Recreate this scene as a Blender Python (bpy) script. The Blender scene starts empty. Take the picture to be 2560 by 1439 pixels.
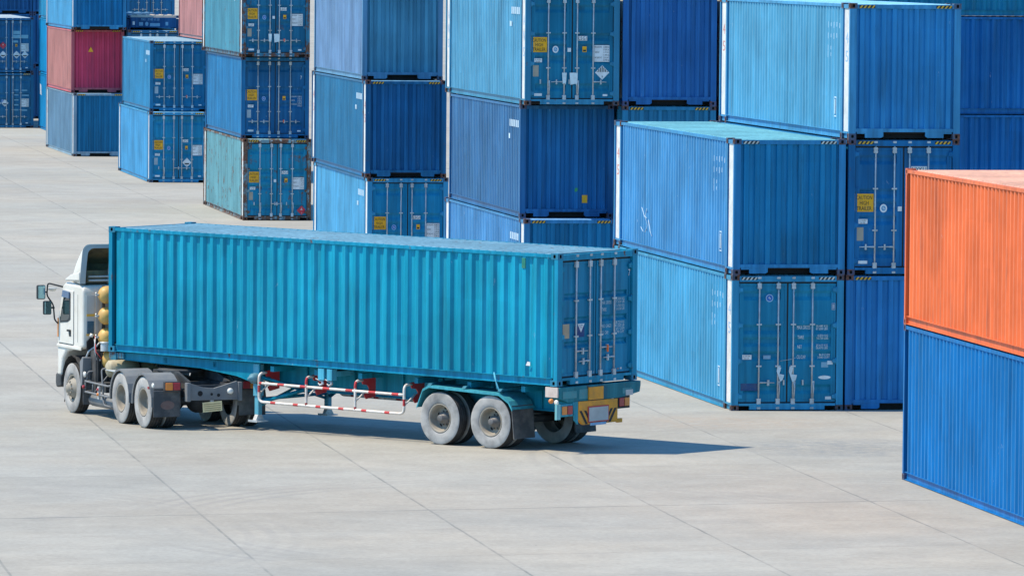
import bpy, math, random
from mathutils import Vector, Matrix
R = math.radians
random.seed(7)
scene = bpy.context.scene
COL = scene.collection
# ------------------------------------------------------------------ camera
F_PX, PITCH, ROLL, CAM_H = 15793.26, 0.0545156, 0.0081556, 9.9109
cam_data = bpy.data.cameras.new("camera")
cam = bpy.data.objects.new("camera", cam_data)
COL.objects.link(cam)
scene.camera = cam
cam_data.sensor_fit = 'HORIZONTAL'
cam_data.sensor_width = 36.0
cam_data.lens = F_PX / 2560.0 * 36.0
cam_data.clip_start = 1.0
cam_data.clip_end = 20000.0
fwd = Vector((0, math.cos(PITCH), -math.sin(PITCH)))
up0 = Vector((0, math.sin(PITCH), math.cos(PITCH)))
rt0 = Vector((1, 0, 0))
rt = rt0 * math.cos(ROLL) + up0 * math.sin(ROLL)
up = up0 * math.cos(ROLL) - rt0 * math.sin(ROLL)
m = Matrix((rt, up, -fwd)).transposed().to_4x4()
m.translation = (0, 0, CAM_H)
cam.matrix_world = m
# ------------------------------------------------------------------ light
SUN = Vector((-2.34, -0.12, 3.89)).normalized()
elev = math.asin(SUN.z)
azim = math.atan2(SUN.x, SUN.y)
world = bpy.data.worlds.new("World")
scene.world = world
world.use_nodes = True
wn = world.node_tree.nodes
sky = wn.new("ShaderNodeTexSky")
sky.sky_type = 'NISHITA'
sky.sun_disc = False
sky.sun_elevation = elev
sky.sun_rotation = azim
sky.altitude = 0
sky.air_density = 1.0
sky.dust_density = 0.2
sky.ozone_density = 7.0
tint = wn.new("ShaderNodeMix"); tint.data_type = 'RGBA'; tint.blend_type = 'MULTIPLY'
tint.inputs[0].default_value = 1.0
tint.inputs[7].default_value = (0.62, 1.0, 1.10, 1)
world.node_tree.links.new(sky.outputs[0], tint.inputs[6])
world.node_tree.links.new(tint.outputs[2], wn["Background"].inputs[0])
wn["Background"].inputs[1].default_value = 0.15
sd = bpy.data.lights.new("sun", 'SUN')
sd.energy = 3.9
sd.angle = R(0.5)
sd.color = (1.0, 0.87, 0.68)
so = bpy.data.objects.new("sun", sd)
COL.objects.link(so)
so.rotation_euler = SUN.to_track_quat('Z', 'Y').to_euler()
scene.view_settings.view_transform = 'Standard'
scene.view_settings.look = 'None'
scene.view_settings.gamma = 1.0
scene.view_settings.exposure = 0.61
scene.cycles.max_bounces = 6
scene.cycles.diffuse_bounces = 4

# ------------------------------------------------------------------ materials
def new_mat(name):
    mt = bpy.data.materials.new(name)
    mt.use_nodes = True
    nt = mt.node_tree
    return mt, nt, nt.nodes["Principled BSDF"]

def N(nt, kind, **kw):
    n = nt.nodes.new(kind)
    for k, v in kw.items():
        if k.startswith("i_"):
            key = k[2:]
            key = int(key) if key.isdigit() else key.replace("_", " ")
            n.inputs[key].default_value = v
        else:
            setattr(n, k, v)
    return n

def math_n(nt, op, a, b=None, c=None, clamp=False):
    n = nt.nodes.new("ShaderNodeMath")
    n.operation = op
    n.use_clamp = clamp
    for i, v in enumerate((a, b, c)):
        if v is None:
            continue
        if isinstance(v, (int, float)):
            n.inputs[i].default_value = v
        else:
            nt.links.new(v, n.inputs[i])
    return n.outputs[0]

def mix_c(nt, fac, a, b, mode='MIX'):
    n = nt.nodes.new("ShaderNodeMix")
    n.data_type = 'RGBA'
    n.blend_type = mode
    for idx, v in ((0, fac), (6, a), (7, b)):
        if isinstance(v, (int, float)):
            n.inputs[idx].default_value = v
        elif isinstance(v, tuple):
            n.inputs[idx].default_value = v if len(v) == 4 else (*v, 1)
        else:
            nt.links.new(v, n.inputs[idx])
    return n.outputs[2]

def ramp(nt, v, lo, hi, a=0.0, b=1.0):
    n = nt.nodes.new("ShaderNodeMapRange")
    n.clamp = True
    nt.links.new(v, n.inputs[0])
    for i, x in enumerate((lo, hi, a, b)):
        if isinstance(x, (int, float)):
            n.inputs[1 + i].default_value = x
        else:
            nt.links.new(x, n.inputs[1 + i])
    return n.outputs[0]

def noise(nt, vec, scale, detail=3.0, rough=0.55, stretch=None):
    if stretch:
        mp = nt.nodes.new("ShaderNodeMapping")
        mp.inputs["Scale"].default_value = stretch
        nt.links.new(vec, mp.inputs[0])
        vec = mp.outputs[0]
    n = nt.nodes.new("ShaderNodeTexNoise")
    n.inputs["Scale"].default_value = scale
    n.inputs["Detail"].default_value = detail
    n.inputs["Roughness"].default_value = rough
    nt.links.new(vec, n.inputs["Vector"])
    return n.outputs[0]

def obj_coords(nt):
    tc = nt.nodes.new("ShaderNodeTexCoord")
    oi = nt.nodes.new("ShaderNodeObjectInfo")
    k = math_n(nt, 'MULTIPLY', oi.outputs["Random"], 61.0)
    cb = nt.nodes.new("ShaderNodeCombineXYZ")
    nt.links.new(k, cb.inputs[0]); nt.links.new(k, cb.inputs[1]); nt.links.new(k, cb.inputs[2])
    ad = nt.nodes.new("ShaderNodeVectorMath")
    ad.operation = 'ADD'
    nt.links.new(tc.outputs["Object"], ad.inputs[0]); nt.links.new(cb.outputs[0], ad.inputs[1])
    return ad.outputs[0], oi, tc

def paint_material(lightened=False):
    """weathered container paint: colour from the object, alpha = how rusty it is"""
    mt, nt, bs = new_mat("lit_rib_top_paint" if lightened else "container_paint")
    v, oi, tc = obj_coords(nt)
    base = oi.outputs["Color"]
    if lightened:  # painted light: a brighter copy of the paint for roof rib tops
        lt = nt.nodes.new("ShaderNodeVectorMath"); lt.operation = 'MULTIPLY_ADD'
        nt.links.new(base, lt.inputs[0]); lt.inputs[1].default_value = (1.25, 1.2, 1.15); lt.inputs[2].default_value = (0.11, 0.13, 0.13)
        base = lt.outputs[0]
    big = noise(nt, v, 0.55, 3)
    tone = ramp(nt, big, 0.3, 0.7, 0.80, 1.16)
    # repair panels that were repainted on another day
    fl = nt.nodes.new("ShaderNodeVectorMath"); fl.operation = 'MULTIPLY'; fl.inputs[1].default_value = (1.7, 1.7, 1.25)
    nt.links.new(v, fl.inputs[0])
    fl2 = nt.nodes.new("ShaderNodeVectorMath"); fl2.operation = 'FLOOR'; nt.links.new(fl.outputs[0], fl2.inputs[0])
    wnz = nt.nodes.new("ShaderNodeTexWhiteNoise"); nt.links.new(fl2.outputs[0], wnz.inputs[0])
    tone = math_n(nt, 'MULTIPLY', tone, ramp(nt, wnz.outputs[0], 0.955, 0.96, 1.0, 0.93))
    tone = math_n(nt, 'MULTIPLY', tone, ramp(nt, wnz.outputs[0], 0.03, 0.025, 1.0, 1.06))
    c = mix_c(nt, 1.0, base, (1, 1, 1), 'MULTIPLY')
    sc = nt.nodes.new("ShaderNodeVectorMath"); sc.operation = 'SCALE'
    nt.links.new(c, sc.inputs[0]); nt.links.new(tone, sc.inputs["Scale"])
    c = sc.outputs[0]
    st = noise(nt, v, 1.0, 5, 0.65, (8, 8, 0.22))
    chalk = ramp(nt, st, 0.42, 0.70, 0.0, 0.68)
    sc2 = nt.nodes.new("ShaderNodeVectorMath"); sc2.operation = 'MULTIPLY_ADD'
    nt.links.new(c, sc2.inputs[0]); sc2.inputs[1].default_value = (1.45, 1.45, 1.4)
    sp = nt.nodes.new("ShaderNodeSeparateColor"); nt.links.new(base, sp.inputs[0])
    cool = ramp(nt, math_n(nt, 'SUBTRACT', sp.outputs[2], sp.outputs[0]), -0.1, 0.1, 0.1, 1.0)
    ad_ = nt.nodes.new("ShaderNodeVectorMath"); ad_.operation = 'SCALE'; ad_.inputs[0].default_value = (0.016, 0.04, 0.05)
    nt.links.new(cool, ad_.inputs["Scale"]); nt.links.new(ad_.outputs[0], sc2.inputs[2])
    c = mix_c(nt, chalk, c, sc2.outputs[0])
    dk = noise(nt, v, 1.0, 4, 0.6, (5, 5, 0.5))
    grime = ramp(nt, dk, 0.53, 0.76, 0.0, 0.42)
    c = mix_c(nt, grime, c, (0.018, 0.045, 0.055))
    # scuffs: pale scrapes
    sf = noise(nt, v, 9.0, 5, 0.7, (1, 1, 0.35))
    scuff = ramp(nt, sf, 0.685, 0.73, 0.0, 0.5)
    c = mix_c(nt, scuff, c, mix_c(nt, 0.55, c, (0.60, 0.64, 0.66)))
    # rust
    r1 = noise(nt, v, 2.6, 8, 0.72)
    r2 = noise(nt, v, 1.0, 5, 0.65, (11, 11, 1.1))
    rr = math_n(nt, 'ADD', math_n(nt, 'MULTIPLY', r1, 0.65), math_n(nt, 'MULTIPLY', r2, 0.35))
    lo = math_n(nt, 'SUBTRACT', 0.76, math_n(nt, 'MULTIPLY', oi.outputs["Alpha"], 0.34))
    hi = math_n(nt, 'ADD', lo, 0.06)
    rust = ramp(nt, rr, lo, hi, 0.0, 0.92)
    rc = mix_c(nt, ramp(nt, noise(nt, v, 22, 3), 0.35, 0.65), (0.075, 0.028, 0.014), (0.20, 0.085, 0.040))
    c = mix_c(nt, rust, c, rc)
    nt.links.new(c, bs.inputs["Base Color"])
    nt.links.new(ramp(nt, rust, 0, 1, 0.46, 0.85), bs.inputs["Roughness"])
    bs.inputs["Specular IOR Level"].default_value = 0.16
    bp = nt.nodes.new("ShaderNodeBump")
    bp.inputs["Strength"].default_value = 0.45
    bp.inputs["Distance"].default_value = 0.045
    nt.links.new(noise(nt, v, 1.7, 3, 0.5), bp.inputs["Height"])
    nt.links.new(bp.outputs[0], bs.inputs["Normal"])
    return mt

def simple(name, color, rough=0.6, metal=0.0, dirt=0.25, dirt_col=(0.20, 0.18, 0.15), scale=3.0, spec=0.4, use_obj=False, vary=0.12):
    mt, nt, bs = new_mat(name)
    v, oi, tc = obj_coords(nt)
    n1 = noise(nt, v, scale, 5, 0.6)
    if use_obj:
        base = oi.outputs["Color"]
    else:
        rgb = nt.nodes.new("ShaderNodeRGB"); rgb.outputs[0].default_value = (*color, 1); base = rgb.outputs[0]
    sc = nt.nodes.new("ShaderNodeVectorMath"); sc.operation = 'SCALE'
    nt.links.new(base, sc.inputs[0])
    nt.links.new(ramp(nt, noise(nt, v, scale * 0.4, 2), 0.3, 0.7, 1 - vary, 1 + vary), sc.inputs["Scale"])
    c = mix_c(nt, ramp(nt, n1, 0.42, 0.72, 0.0, dirt), sc.outputs[0], dirt_col)
    nt.links.new(c, bs.inputs["Base Color"])
    bs.inputs["Roughness"].default_value = rough
    bs.inputs["Metallic"].default_value = metal
    bs.inputs["Specular IOR Level"].default_value = spec
    return mt

def concrete_material():
    mt, nt, bs = new_mat("concrete_yard")
    tc = nt.nodes.new("ShaderNodeTexCoord")
    P = tc.outputs["Object"]
    sep = nt.nodes.new("ShaderNodeSeparateXYZ"); nt.links.new(P, sep.inputs[0])
    x, y = sep.outputs[0], sep.outputs[1]
    def lin(cx, cy, off, per):
        s = math_n(nt, 'ADD', math_n(nt, 'MULTIPLY', x, cx), math_n(nt, 'MULTIPLY', y, cy))
        return math_n(nt, 'DIVIDE', math_n(nt, 'SUBTRACT', s, off), per)
    a = 8.9
    u = lin(math.cos(R(a)), math.sin(R(a)), 11.57, 4.07)       # across the slab lanes
    w = lin(-math.sin(R(17.5)), math.cos(R(17.5)), 105.5, 8.05)  # along them
    wob = noise(nt, P, 0.9, 3)
    def joint(s, per, width, wobble):
        s2 = math_n(nt, 'ADD', s, math_n(nt, 'MULTIPLY', math_n(nt, 'SUBTRACT', wob, 0.5), wobble / per))
        f = math_n(nt, 'ABSOLUTE', math_n(nt, 'SUBTRACT', math_n(nt, 'FRACT', math_n(nt, 'ADD', s2, 0.5)), 0.5))
        d = math_n(nt, 'MULTIPLY', f, per)
        return ramp(nt, d, width * 0.5, width, 1.0, 0.0)
    j1 = joint(u, 4.07, 0.030, 0.05)
    j2 = joint(w, 8.05, 0.075, 0.08)
    w2 = math_n(nt, 'ADD', w, 0.43)
    j3 = joint(w2, 8.05, 0.09, 0.10)
    brk = ramp(nt, noise(nt, P, 0.35, 5, 0.7), 0.36, 0.62, 0.12, 1.0)
    main = ramp(nt, math_n(nt, 'ABSOLUTE', w), 0.4, 0.6, 0.50, 0.16)      # one cross joint was re-cut and shows darker
    j = math_n(nt, 'MAXIMUM', math_n(nt, 'MULTIPLY', j1, 0.54), math_n(nt, 'MULTIPLY', j2, main))
    j = math_n(nt, 'MAXIMUM', j, math_n(nt, 'MULTIPLY', j3, 0.10))
    j = math_n(nt, 'MULTIPLY', j, brk)
    # every slab was poured on its own day
    cb = nt.nodes.new("ShaderNodeCombineXYZ")
    nt.links.new(math_n(nt, 'FLOOR', u), cb.inputs[0]); nt.links.new(math_n(nt, 'FLOOR', w), cb.inputs[1])
    wn_ = nt.nodes.new("ShaderNodeTexWhiteNoise"); nt.links.new(cb.outputs[0], wn_.inputs[0])
    slab = ramp(nt, wn_.outputs[0], 0, 1, 0.955, 1.04)
    warp = N(nt, "ShaderNodeTexNoise"); warp.inputs["Scale"].default_value = 0.25
    nt.links.new(P, warp.inputs["Vector"])
    big = ramp(nt, noise(nt, P, 0.09, 5, 0.6), 0.3, 0.7, 0.88, 1.09)
    mid = ramp(nt, noise(nt, P, 0.8, 6, 0.68), 0.3, 0.7, 0.87, 1.08)
    # brushed / swept streaks running across the yard
    strk = ramp(nt, noise(nt, P, 1.0, 5, 0.65, (0.25, 2.2, 1)), 0.3, 0.72, 0.90, 1.07)
    fine = ramp(nt, noise(nt, P, 9.0, 5, 0.75), 0.3, 0.7, 0.86, 1.10)
    k = slab
    for t in (big, mid, fine):
        k = math_n(nt, 'MULTIPLY', k, t)
    hue = mix_c(nt, ramp(nt, noise(nt, P, 0.16, 3), 0.35, 0.65), (0.362, 0.340, 0.287), (0.342, 0.338, 0.300))
    sc = nt.nodes.new("ShaderNodeVectorMath"); sc.operation = 'SCALE'
    nt.links.new(hue, sc.inputs[0]); nt.links.new(k, sc.inputs["Scale"])
    c = sc.outputs[0]
    # oil and rubber stains
    stn = ramp(nt, noise(nt, P, 0.33, 6, 0.7), 0.56, 0.74, 0.0, 0.36)
    c = mix_c(nt, stn, c, (0.22, 0.215, 0.205))
    # turning tyre marks: faint rings round a few turning points
    for (cx, cy, r0, gap, cnt, amt) in ((3.5, 108.0, 9.6, 0.42, 2.6, 0.24), (-9.0, 146.0, 16.5, 0.5, 2.2, 0.22), (14.0, 122.0, 13.0, 0.45, 2.2, 0.20), (-16.0, 104.0, 12.0, 0.4, 1.8, 0.16), (20.0, 96.0, 8.5, 0.35, 2.0, 0.18)):
        dx = math_n(nt, 'SUBTRACT', x, cx); dy = math_n(nt, 'SUBTRACT', y, cy)
        dd = math_n(nt, 'SQRT', math_n(nt, 'ADD', math_n(nt, 'MULTIPLY', dx, dx), math_n(nt, 'MULTIPLY', dy, dy)))
        e = math_n(nt, 'ABSOLUTE', math_n(nt, 'SUBTRACT', dd, r0))
        band = ramp(nt, e, gap * cnt * 0.6, gap * cnt, 1, 0)
        rib = ramp(nt, math_n(nt, 'SINE', math_n(nt, 'MULTIPLY', dd, 6.283 / gap)), -0.2, 0.7, 0, 1)
        patch = ramp(nt, noise(nt, P, 0.2, 4), 0.45, 0.6, 0, amt)
        c = mix_c(nt, math_n(nt, 'MULTIPLY', math_n(nt, 'MULTIPLY', band, rib), patch), c, (0.18, 0.18, 0.18))
    # a damp, gritty patch in front of the double stack, and a rusty tint beside it
    for (px_, py_, rx_, ry_, col_, amt_) in ((6.6, 124.6, 2.6, 2.6, (0.17, 0.19, 0.20), 0.55), (4.6, 131.0, 2.6, 2.2, (0.36, 0.27, 0.19), 0.40), (-4.0, 128.3, 3.0, 1.6, (0.20, 0.17, 0.14), 0.40)):
        ex = math_n(nt, 'DIVIDE', math_n(nt, 'SUBTRACT', x, px_), rx_); ey = math_n(nt, 'DIVIDE', math_n(nt, 'SUBTRACT', y, py_), ry_)
        rr_ = math_n(nt, 'ADD', math_n(nt, 'MULTIPLY', ex, ex), math_n(nt, 'MULTIPLY', ey, ey))
        mk_ = math_n(nt, 'MULTIPLY', ramp(nt, rr_, 0.3, 1.1, 1, 0), ramp(nt, noise(nt, P, 3.0, 6, 0.8), 0.42, 0.60, 0.0, amt_))
        c = mix_c(nt, mk_, c, col_)
    # pale chips and dark grit
    c = mix_c(nt, ramp(nt, noise(nt, P, 5.5, 3, 0.6), 0.745, 0.78, 0, 0.6), c, (0.62, 0.61, 0.58))
    c = mix_c(nt, ramp(nt, noise(nt, P, 3.7, 3, 0.5), 0.765, 0.79, 0, 0.75), c, (0.06, 0.055, 0.05))
    c = mix_c(nt, j, c, (0.07, 0.085, 0.09))
    nt.links.new(c, bs.inputs["Base Color"])
    bs.inputs["Roughness"].default_value = 0.85
    bs.inputs["Specular IOR Level"].default_value = 0.3
    bp = nt.nodes.new("ShaderNodeBump"); bp.inputs["Strength"].default_value = 0.15; bp.inputs["Distance"].default_value = 0.02
    nt.links.new(noise(nt, P, 6.0, 5, 0.7), bp.inputs["Height"]); nt.links.new(bp.outputs[0], bs.inputs["Normal"])
    return mt

def glass_material():
    mt, nt, bs = new_mat("dark_glass")
    bs.inputs["Base Color"].default_value = (0.012, 0.03, 0.035, 1)
    bs.inputs["Roughness"].default_value = 0.06
    bs.inputs["Specular IOR Level"].default_value = 0.9
    return mt

M = {}
M['paint'] = paint_material()
M['lightened'] = paint_material(True)
M['decal'] = simple("sticker_film", (1, 1, 1), 0.55, 0, 0.22, (0.25, 0.23, 0.2), 9.0, 0.3, True)
M['galv'] = simple("galvanised_steel", (0.50, 0.54, 0.56), 0.50, 0.25, 0.55, (0.26, 0.20, 0.16), 7.0)
M['black'] = simple("black_void_shade", (0.012, 0.012, 0.013), 0.8, 0, 0.2, (0.03, 0.028, 0.025))  # near-black painted as the shade inside openings and under the boxes
M['rubber_seal'] = simple("rubber_seal", (0.018, 0.024, 0.028), 0.7, 0, 0.3, (0.06, 0.05, 0.04))
M['tread'] = simple("tyre_tread", (0.030, 0.030, 0.031), 0.85, 0, 0.5, (0.11, 0.105, 0.10), 5.0)
M['sidewall'] = simple("dusty_tyre_sidewall", (0.37, 0.365, 0.35), 0.9, 0, 0.75, (0.14, 0.14, 0.14), 3.5, 0.2, vary=0.25)
M['rim'] = simple("dusty_wheel_rim", (0.30, 0.27, 0.22), 0.65, 0.0, 0.6, (0.16, 0.13, 0.10), 5.0)
M['hub'] = simple("greasy_hub_steel", (0.17, 0.165, 0.16), 0.55, 0.3, 0.5, (0.08, 0.06, 0.045), 8.0)
M['chassis'] = simple("dark_chassis_steel", (0.032, 0.036, 0.040), 0.65, 0, 0.6, (0.13, 0.12, 0.11), 4.0)
M['chassis_grey'] = simple("dusty_grey_guard", (0.15, 0.16, 0.17), 0.6, 0, 0.5, (0.26, 0.25, 0.23), 4.0)
M['flap'] = simple("rubber_mudflap", (0.055, 0.06, 0.065), 0.8, 0, 0.7, (0.19, 0.18, 0.17), 3.0)
M['white'] = simple("white_cab_paint", (0.66, 0.645, 0.59), 0.42, 0, 0.40, (0.44, 0.39, 0.30), 2.2, 0.5, vary=0.03)
M['grey_panel'] = simple("grey_cab_plastic", (0.40, 0.43, 0.44), 0.55, 0, 0.4, (0.45, 0.40, 0.32), 3.0)
M['liner'] = simple("dirty_fairing_inside", (0.20, 0.165, 0.095), 0.85, 0, 0.7, (0.05, 0.05, 0.045), 4.0)
M['yellow'] = simple("yellow_cylinder_paint", (0.62, 0.38, 0.10), 0.5, 0, 0.65, (0.45, 0.28, 0.12), 4.0, 0.5)
M['beige'] = simple("beige_tank_paint", (0.42, 0.37, 0.25), 0.55, 0, 0.6, (0.22, 0.18, 0.12), 5.0)
M['amber'] = simple("amber_lamp_lens", (0.70, 0.22, 0.03), 0.25, 0, 0.3, (0.3, 0.2, 0.1), 8.0, 0.6)
M['red_lens'] = simple("red_lamp_lens", (0.38, 0.02, 0.03), 0.25, 0, 0.3, (0.2, 0.08, 0.07), 8.0, 0.6)
M['clear_lens'] = simple("clear_lamp_lens", (0.75, 0.74, 0.68), 0.25, 0, 0.3, (0.4, 0.36, 0.3), 8.0, 0.6)
M['red'] = simple("red_guard_paint", (0.50, 0.035, 0.04), 0.5, 0, 0.3, (0.35, 0.16, 0.12), 6.0)
M['offwhite'] = simple("worn_white_guard_paint", (0.74, 0.70, 0.64), 0.5, 0, 0.45, (0.36, 0.22, 0.14), 9.0)
M['bumper_yellow'] = simple("worn_yellow_bumper_paint", (0.74, 0.30, 0.012), 0.5, 0, 0.5, (0.22, 0.14, 0.06), 6.0)
M['plate'] = simple("grey_number_plate", (0.46, 0.47, 0.45), 0.5, 0, 0.35, (0.3, 0.27, 0.24), 7.0)
M['cream'] = simple("cream_number_plate", (0.80, 0.66, 0.36), 0.55, 0, 0.4, (0.4, 0.3, 0.16), 6.0)
M['mirror'] = simple("mirror_glass", (0.22, 0.40, 0.46), 0.08, 1.0, 0.05, (0.3, 0.3, 0.3), 3.0)
M['deck'] = simple("bleached_timber_deck", (0.52, 0.48, 0.42), 0.8, 0, 0.4, (0.30, 0.27, 0.23), 3.0)
M['glass'] = glass_material()
M['ground'] = concrete_material()

# ------------------------------------------------------------------ mesh builder
class MB:
    def __init__(s):
        s.v, s.f, s.mi, s.sm = [], [], [], []
    def quad(s, a, b, c, d, mi=0, sm=False):
        i = len(s.v); s.v += [tuple(a), tuple(b), tuple(c), tuple(d)]
        s.f.append((i, i + 1, i + 2, i + 3)); s.mi.append(mi); s.sm.append(sm)
    def poly(s, pts, mi=0):
        i = len(s.v); s.v += [tuple(p) for p in pts]
        s.f.append(tuple(range(i, i + len(pts)))); s.mi.append(mi); s.sm.append(False)
    def box(s, x0, x1, y0, y1, z0, z1, mi=0):
        i = len(s.v)
        s.v += [(x0, y0, z0), (x1, y0, z0), (x1, y1, z0), (x0, y1, z0), (x0, y0, z1), (x1, y0, z1), (x1, y1, z1), (x0, y1, z1)]
        for q in ((0, 3, 2, 1), (4, 5, 6, 7), (0, 1, 5, 4), (1, 2, 6, 5), (2, 3, 7, 6), (3, 0, 4, 7)):
            s.f.append(tuple(i + k for k in q)); s.mi.append(mi); s.sm.append(False)
        return s
    def prism(s, pts, axis, lo, hi, mi=0):
        """extrude a 2-D outline along an axis: axis 'x' -> pts are (y,z), 'y' -> (x,z), 'z' -> (x,y)"""
        def P(p, t):
            return (t, p[0], p[1]) if axis == 'x' else ((p[0], t, p[1]) if axis == 'y' else (p[0], p[1], t))
        n = len(pts); i = len(s.v)
        s.v += [P(p, lo) for p in pts] + [P(p, hi) for p in pts]
        s.f.append(tuple(i + k for k in range(n))); s.mi.append(mi); s.sm.append(False)
        s.f.append(tuple(i + n + k for k in reversed(range(n)))); s.mi.append(mi); s.sm.append(False)
        for k in range(n):
            k2 = (k + 1) % n
            s.f.append((i + k, i + n + k, i + n + k2, i + k2)); s.mi.append(mi); s.sm.append(False)
        return s
    def tube(s, pts, r, n=8, mi=0, caps=True, seg_mi=None):
        pts = [Vector(p) for p in pts]
        rings = []
        ref = None
        for k, p in enumerate(pts):
            d = (pts[min(k + 1, len(pts) - 1)] - pts[max(k - 1, 0)]).normalized()
            if ref is None:
                ref = Vector((0, 0, 1)) if abs(d.z) < 0.9 else Vector((1, 0, 0))
            a = (ref - d * ref.dot(d)).normalized()
            ref = a
            b = d.cross(a)
            rr = r[k] if isinstance(r, (list, tuple)) else r
            i = len(s.v)
            for q in range(n):
                t = 2 * math.pi * q / n
                s.v.append(tuple(p + (a * math.cos(t) + b * math.sin(t)) * rr))
            rings.append(i)
        for k in range(len(rings) - 1):
            for q in range(n):
                q2 = (q + 1) % n
                s.f.append((rings[k] + q, rings[k] + q2, rings[k + 1] + q2, rings[k + 1] + q))
                s.mi.append(seg_mi[k] if seg_mi else mi); s.sm.append(True)
        if caps:
            s.f.append(tuple(rings[0] + q for q in reversed(range(n)))); s.mi.append(mi); s.sm.append(False)
            s.f.append(tuple(rings[-1] + q for q in range(n))); s.mi.append(mi); s.sm.append(False)
        return s
    def lathe(s, prof, c, axis='x', n=40, mis=None, sm=True):
        """prof: (t along axis, radius)"""
        i = len(s.v)
        for (t, r) in prof:
            for q in range(n):
                an = 2 * math.pi * q / n
                ca, sa = r * math.cos(an), r * math.sin(an)
                s.v.append((c[0] + t, c[1] + ca, c[2] + sa) if axis == 'x' else ((c[0] + ca, c[1] + t, c[2] + sa) if axis == 'y' else (c[0] + ca, c[1] + sa, c[2] + t)))
        for k in range(len(prof) - 1):
            for q in range(n):
                q2 = (q + 1) % n
                s.f.append((i + k * n + q, i + k * n + q2, i + (k + 1) * n + q2, i + (k + 1) * n + q))
                s.mi.append(mis[k] if mis else 0); s.sm.append(sm)
        return s
    def mesh(s, name):
        me = bpy.data.meshes.new(name)
        me.from_pydata(s.v, [], s.f)
        me.polygons.foreach_set("material_index", s.mi)
        me.polygons.foreach_set("use_smooth", s.sm)
        me.update()
        return me

def link_mesh(name, me, mats, parent=None, color=None, bevel=0.0, tf=None):
    o = bpy.data.objects.new(name, me)
    COL.objects.link(o)
    if not me.materials:
        for mt in (mats if isinstance(mats, (list, tuple)) else [mats]):
            me.materials.append(M[mt])
    if parent is not None:
        o.parent = parent
    if color is not None:
        o.color = color if len(color) == 4 else (*color, 0.0)
    if bevel:
        b = o.modifiers.new("bevel", 'BEVEL'); b.width = bevel; b.segments = 2; b.limit_method = 'ANGLE'
    if tf is not None:
        o.matrix_local = tf
    return o

def build(mb, name, mats, parent=None, color=None, bevel=0.0, tf=None):
    return link_mesh(name, mb.mesh(name), mats, parent, color, bevel, tf)

def thing(name, label, cat, loc, rz=0.0, group=None):
    o = bpy.data.objects.new(name, None)
    o.empty_display_size = 0.3
    COL.objects.link(o)
    o.location = loc
    o.rotation_euler = (0, 0, rz)
    o['label'] = label; o['category'] = cat
    if group:
        o['group'] = group
    return o

_text_cache = {}
def text_mesh(s):
    if s in _text_cache:
        return _text_cache[s]
    cu = bpy.data.curves.new("t", 'FONT'); cu.body = s; cu.resolution_u = 2
    ob = bpy.data.objects.new("t", cu); COL.objects.link(ob)
    bpy.context.view_layer.update()
    dg = bpy.context.evaluated_depsgraph_get()
    me = bpy.data.meshes.new_from_object(ob.evaluated_get(dg))
    vs = [tuple(v.co) for v in me.vertices]; fs = [tuple(p.vertices) for p in me.polygons]
    bpy.data.objects.remove(ob); bpy.data.curves.remove(cu); bpy.data.meshes.remove(me)
    _text_cache[s] = (vs, fs)
    return vs, fs

def add_text(mb, s, x0, x1, z0, z1, y, mi=0, face='y'):
    """lettering squeezed into a box on a plane that faces -y ('y') or -x ('x', x0/x1 run along -y)"""
    vs, fs = text_mesh(s)
    if not vs:
        return
    xs = [v[0] for v in vs]; zs = [v[1] for v in vs]
    ax, bx, az, bz = min(xs), max(xs), min(zs), max(zs)
    i = len(mb.v)
    for v in vs:
        p = x0 + (v[0] - ax) / max(bx - ax, 1e-6) * (x1 - x0)
        q = z0 + (v[1] - az) / max(bz - az, 1e-6) * (z1 - z0)
        mb.v.append((p, y, q) if face == 'y' else (y, p, q))
    for f in fs:
        mb.f.append(tuple(i + k for k in f)); mb.mi.append(mi); mb.sm.append(False)

# ------------------------------------------------------------------ containers
W, HC, ST = 2.438, 2.896, 2.591
L40, L45 = 12.192, 13.716
CACHE = {}
def cached(key, fn):
    if key not in CACHE:
        CACHE[key] = fn()
    return CACHE[key]

def side_mesh(L, H):
    def mk():
        mb = MB()
        z0, z1 = 0.15, H - 0.075
        xo, xi = 0.017, 0.068
        if L == L45:
            ya, yb = 0.84, L - 0.84
        else:
            ya, yb = 0.165, L - 0.165
        pts = [(ya, xi)]
        y = ya + 0.05
        pts.append((y, xi))
        n = int((yb - ya - 0.1) / 0.278); pit = (yb - ya - 0.1) / n
        for k in range(n):
            b = ya + 0.05 + k * pit
            pts += [(b + 0.062 / 0.278 * pit, xo), (b + 0.139 / 0.278 * pit, xo), (b + 0.201 / 0.278 * pit, xi), (b + pit, xi)]
        pts.append((yb, xi))
        for (p, q) in zip(pts, pts[1:]):
            mb.quad((q[1], q[0], z0), (p[1], p[0], z0), (p[1], p[0], z1), (q[1], q[0], z1))
        return mb.mesh("side_wall")
    return cached(('side', L, H), mk)

def endwall_mesh(H):
    def mk():
        mb = MB()
        z0, z1 = 0.225, H - 0.10
        yo, yi = 0.028, 0.075
        x0, x1 = 0.15, W - 0.15
        pts = [(x0, yi)]
        x = x0
        n = 9; pit = (x1 - x0) / n
        for k in range(n):
            b = x0 + k * pit
            pts += [(b + pit * 0.26, yi), (b + pit * 0.335, yo), (b + pit * 0.74, yo), (b + pit * 0.815, yi)]
        pts += [(x1, yi)]
        for (p, q) in zip(pts, pts[1:]):
            mb.quad((p[0], p[1], z0), (q[0], q[1], z0), (q[0], q[1], z1), (p[0], p[1], z1))
        return mb.mesh("end_wall")
    return cached(('end', H), mk)

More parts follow.
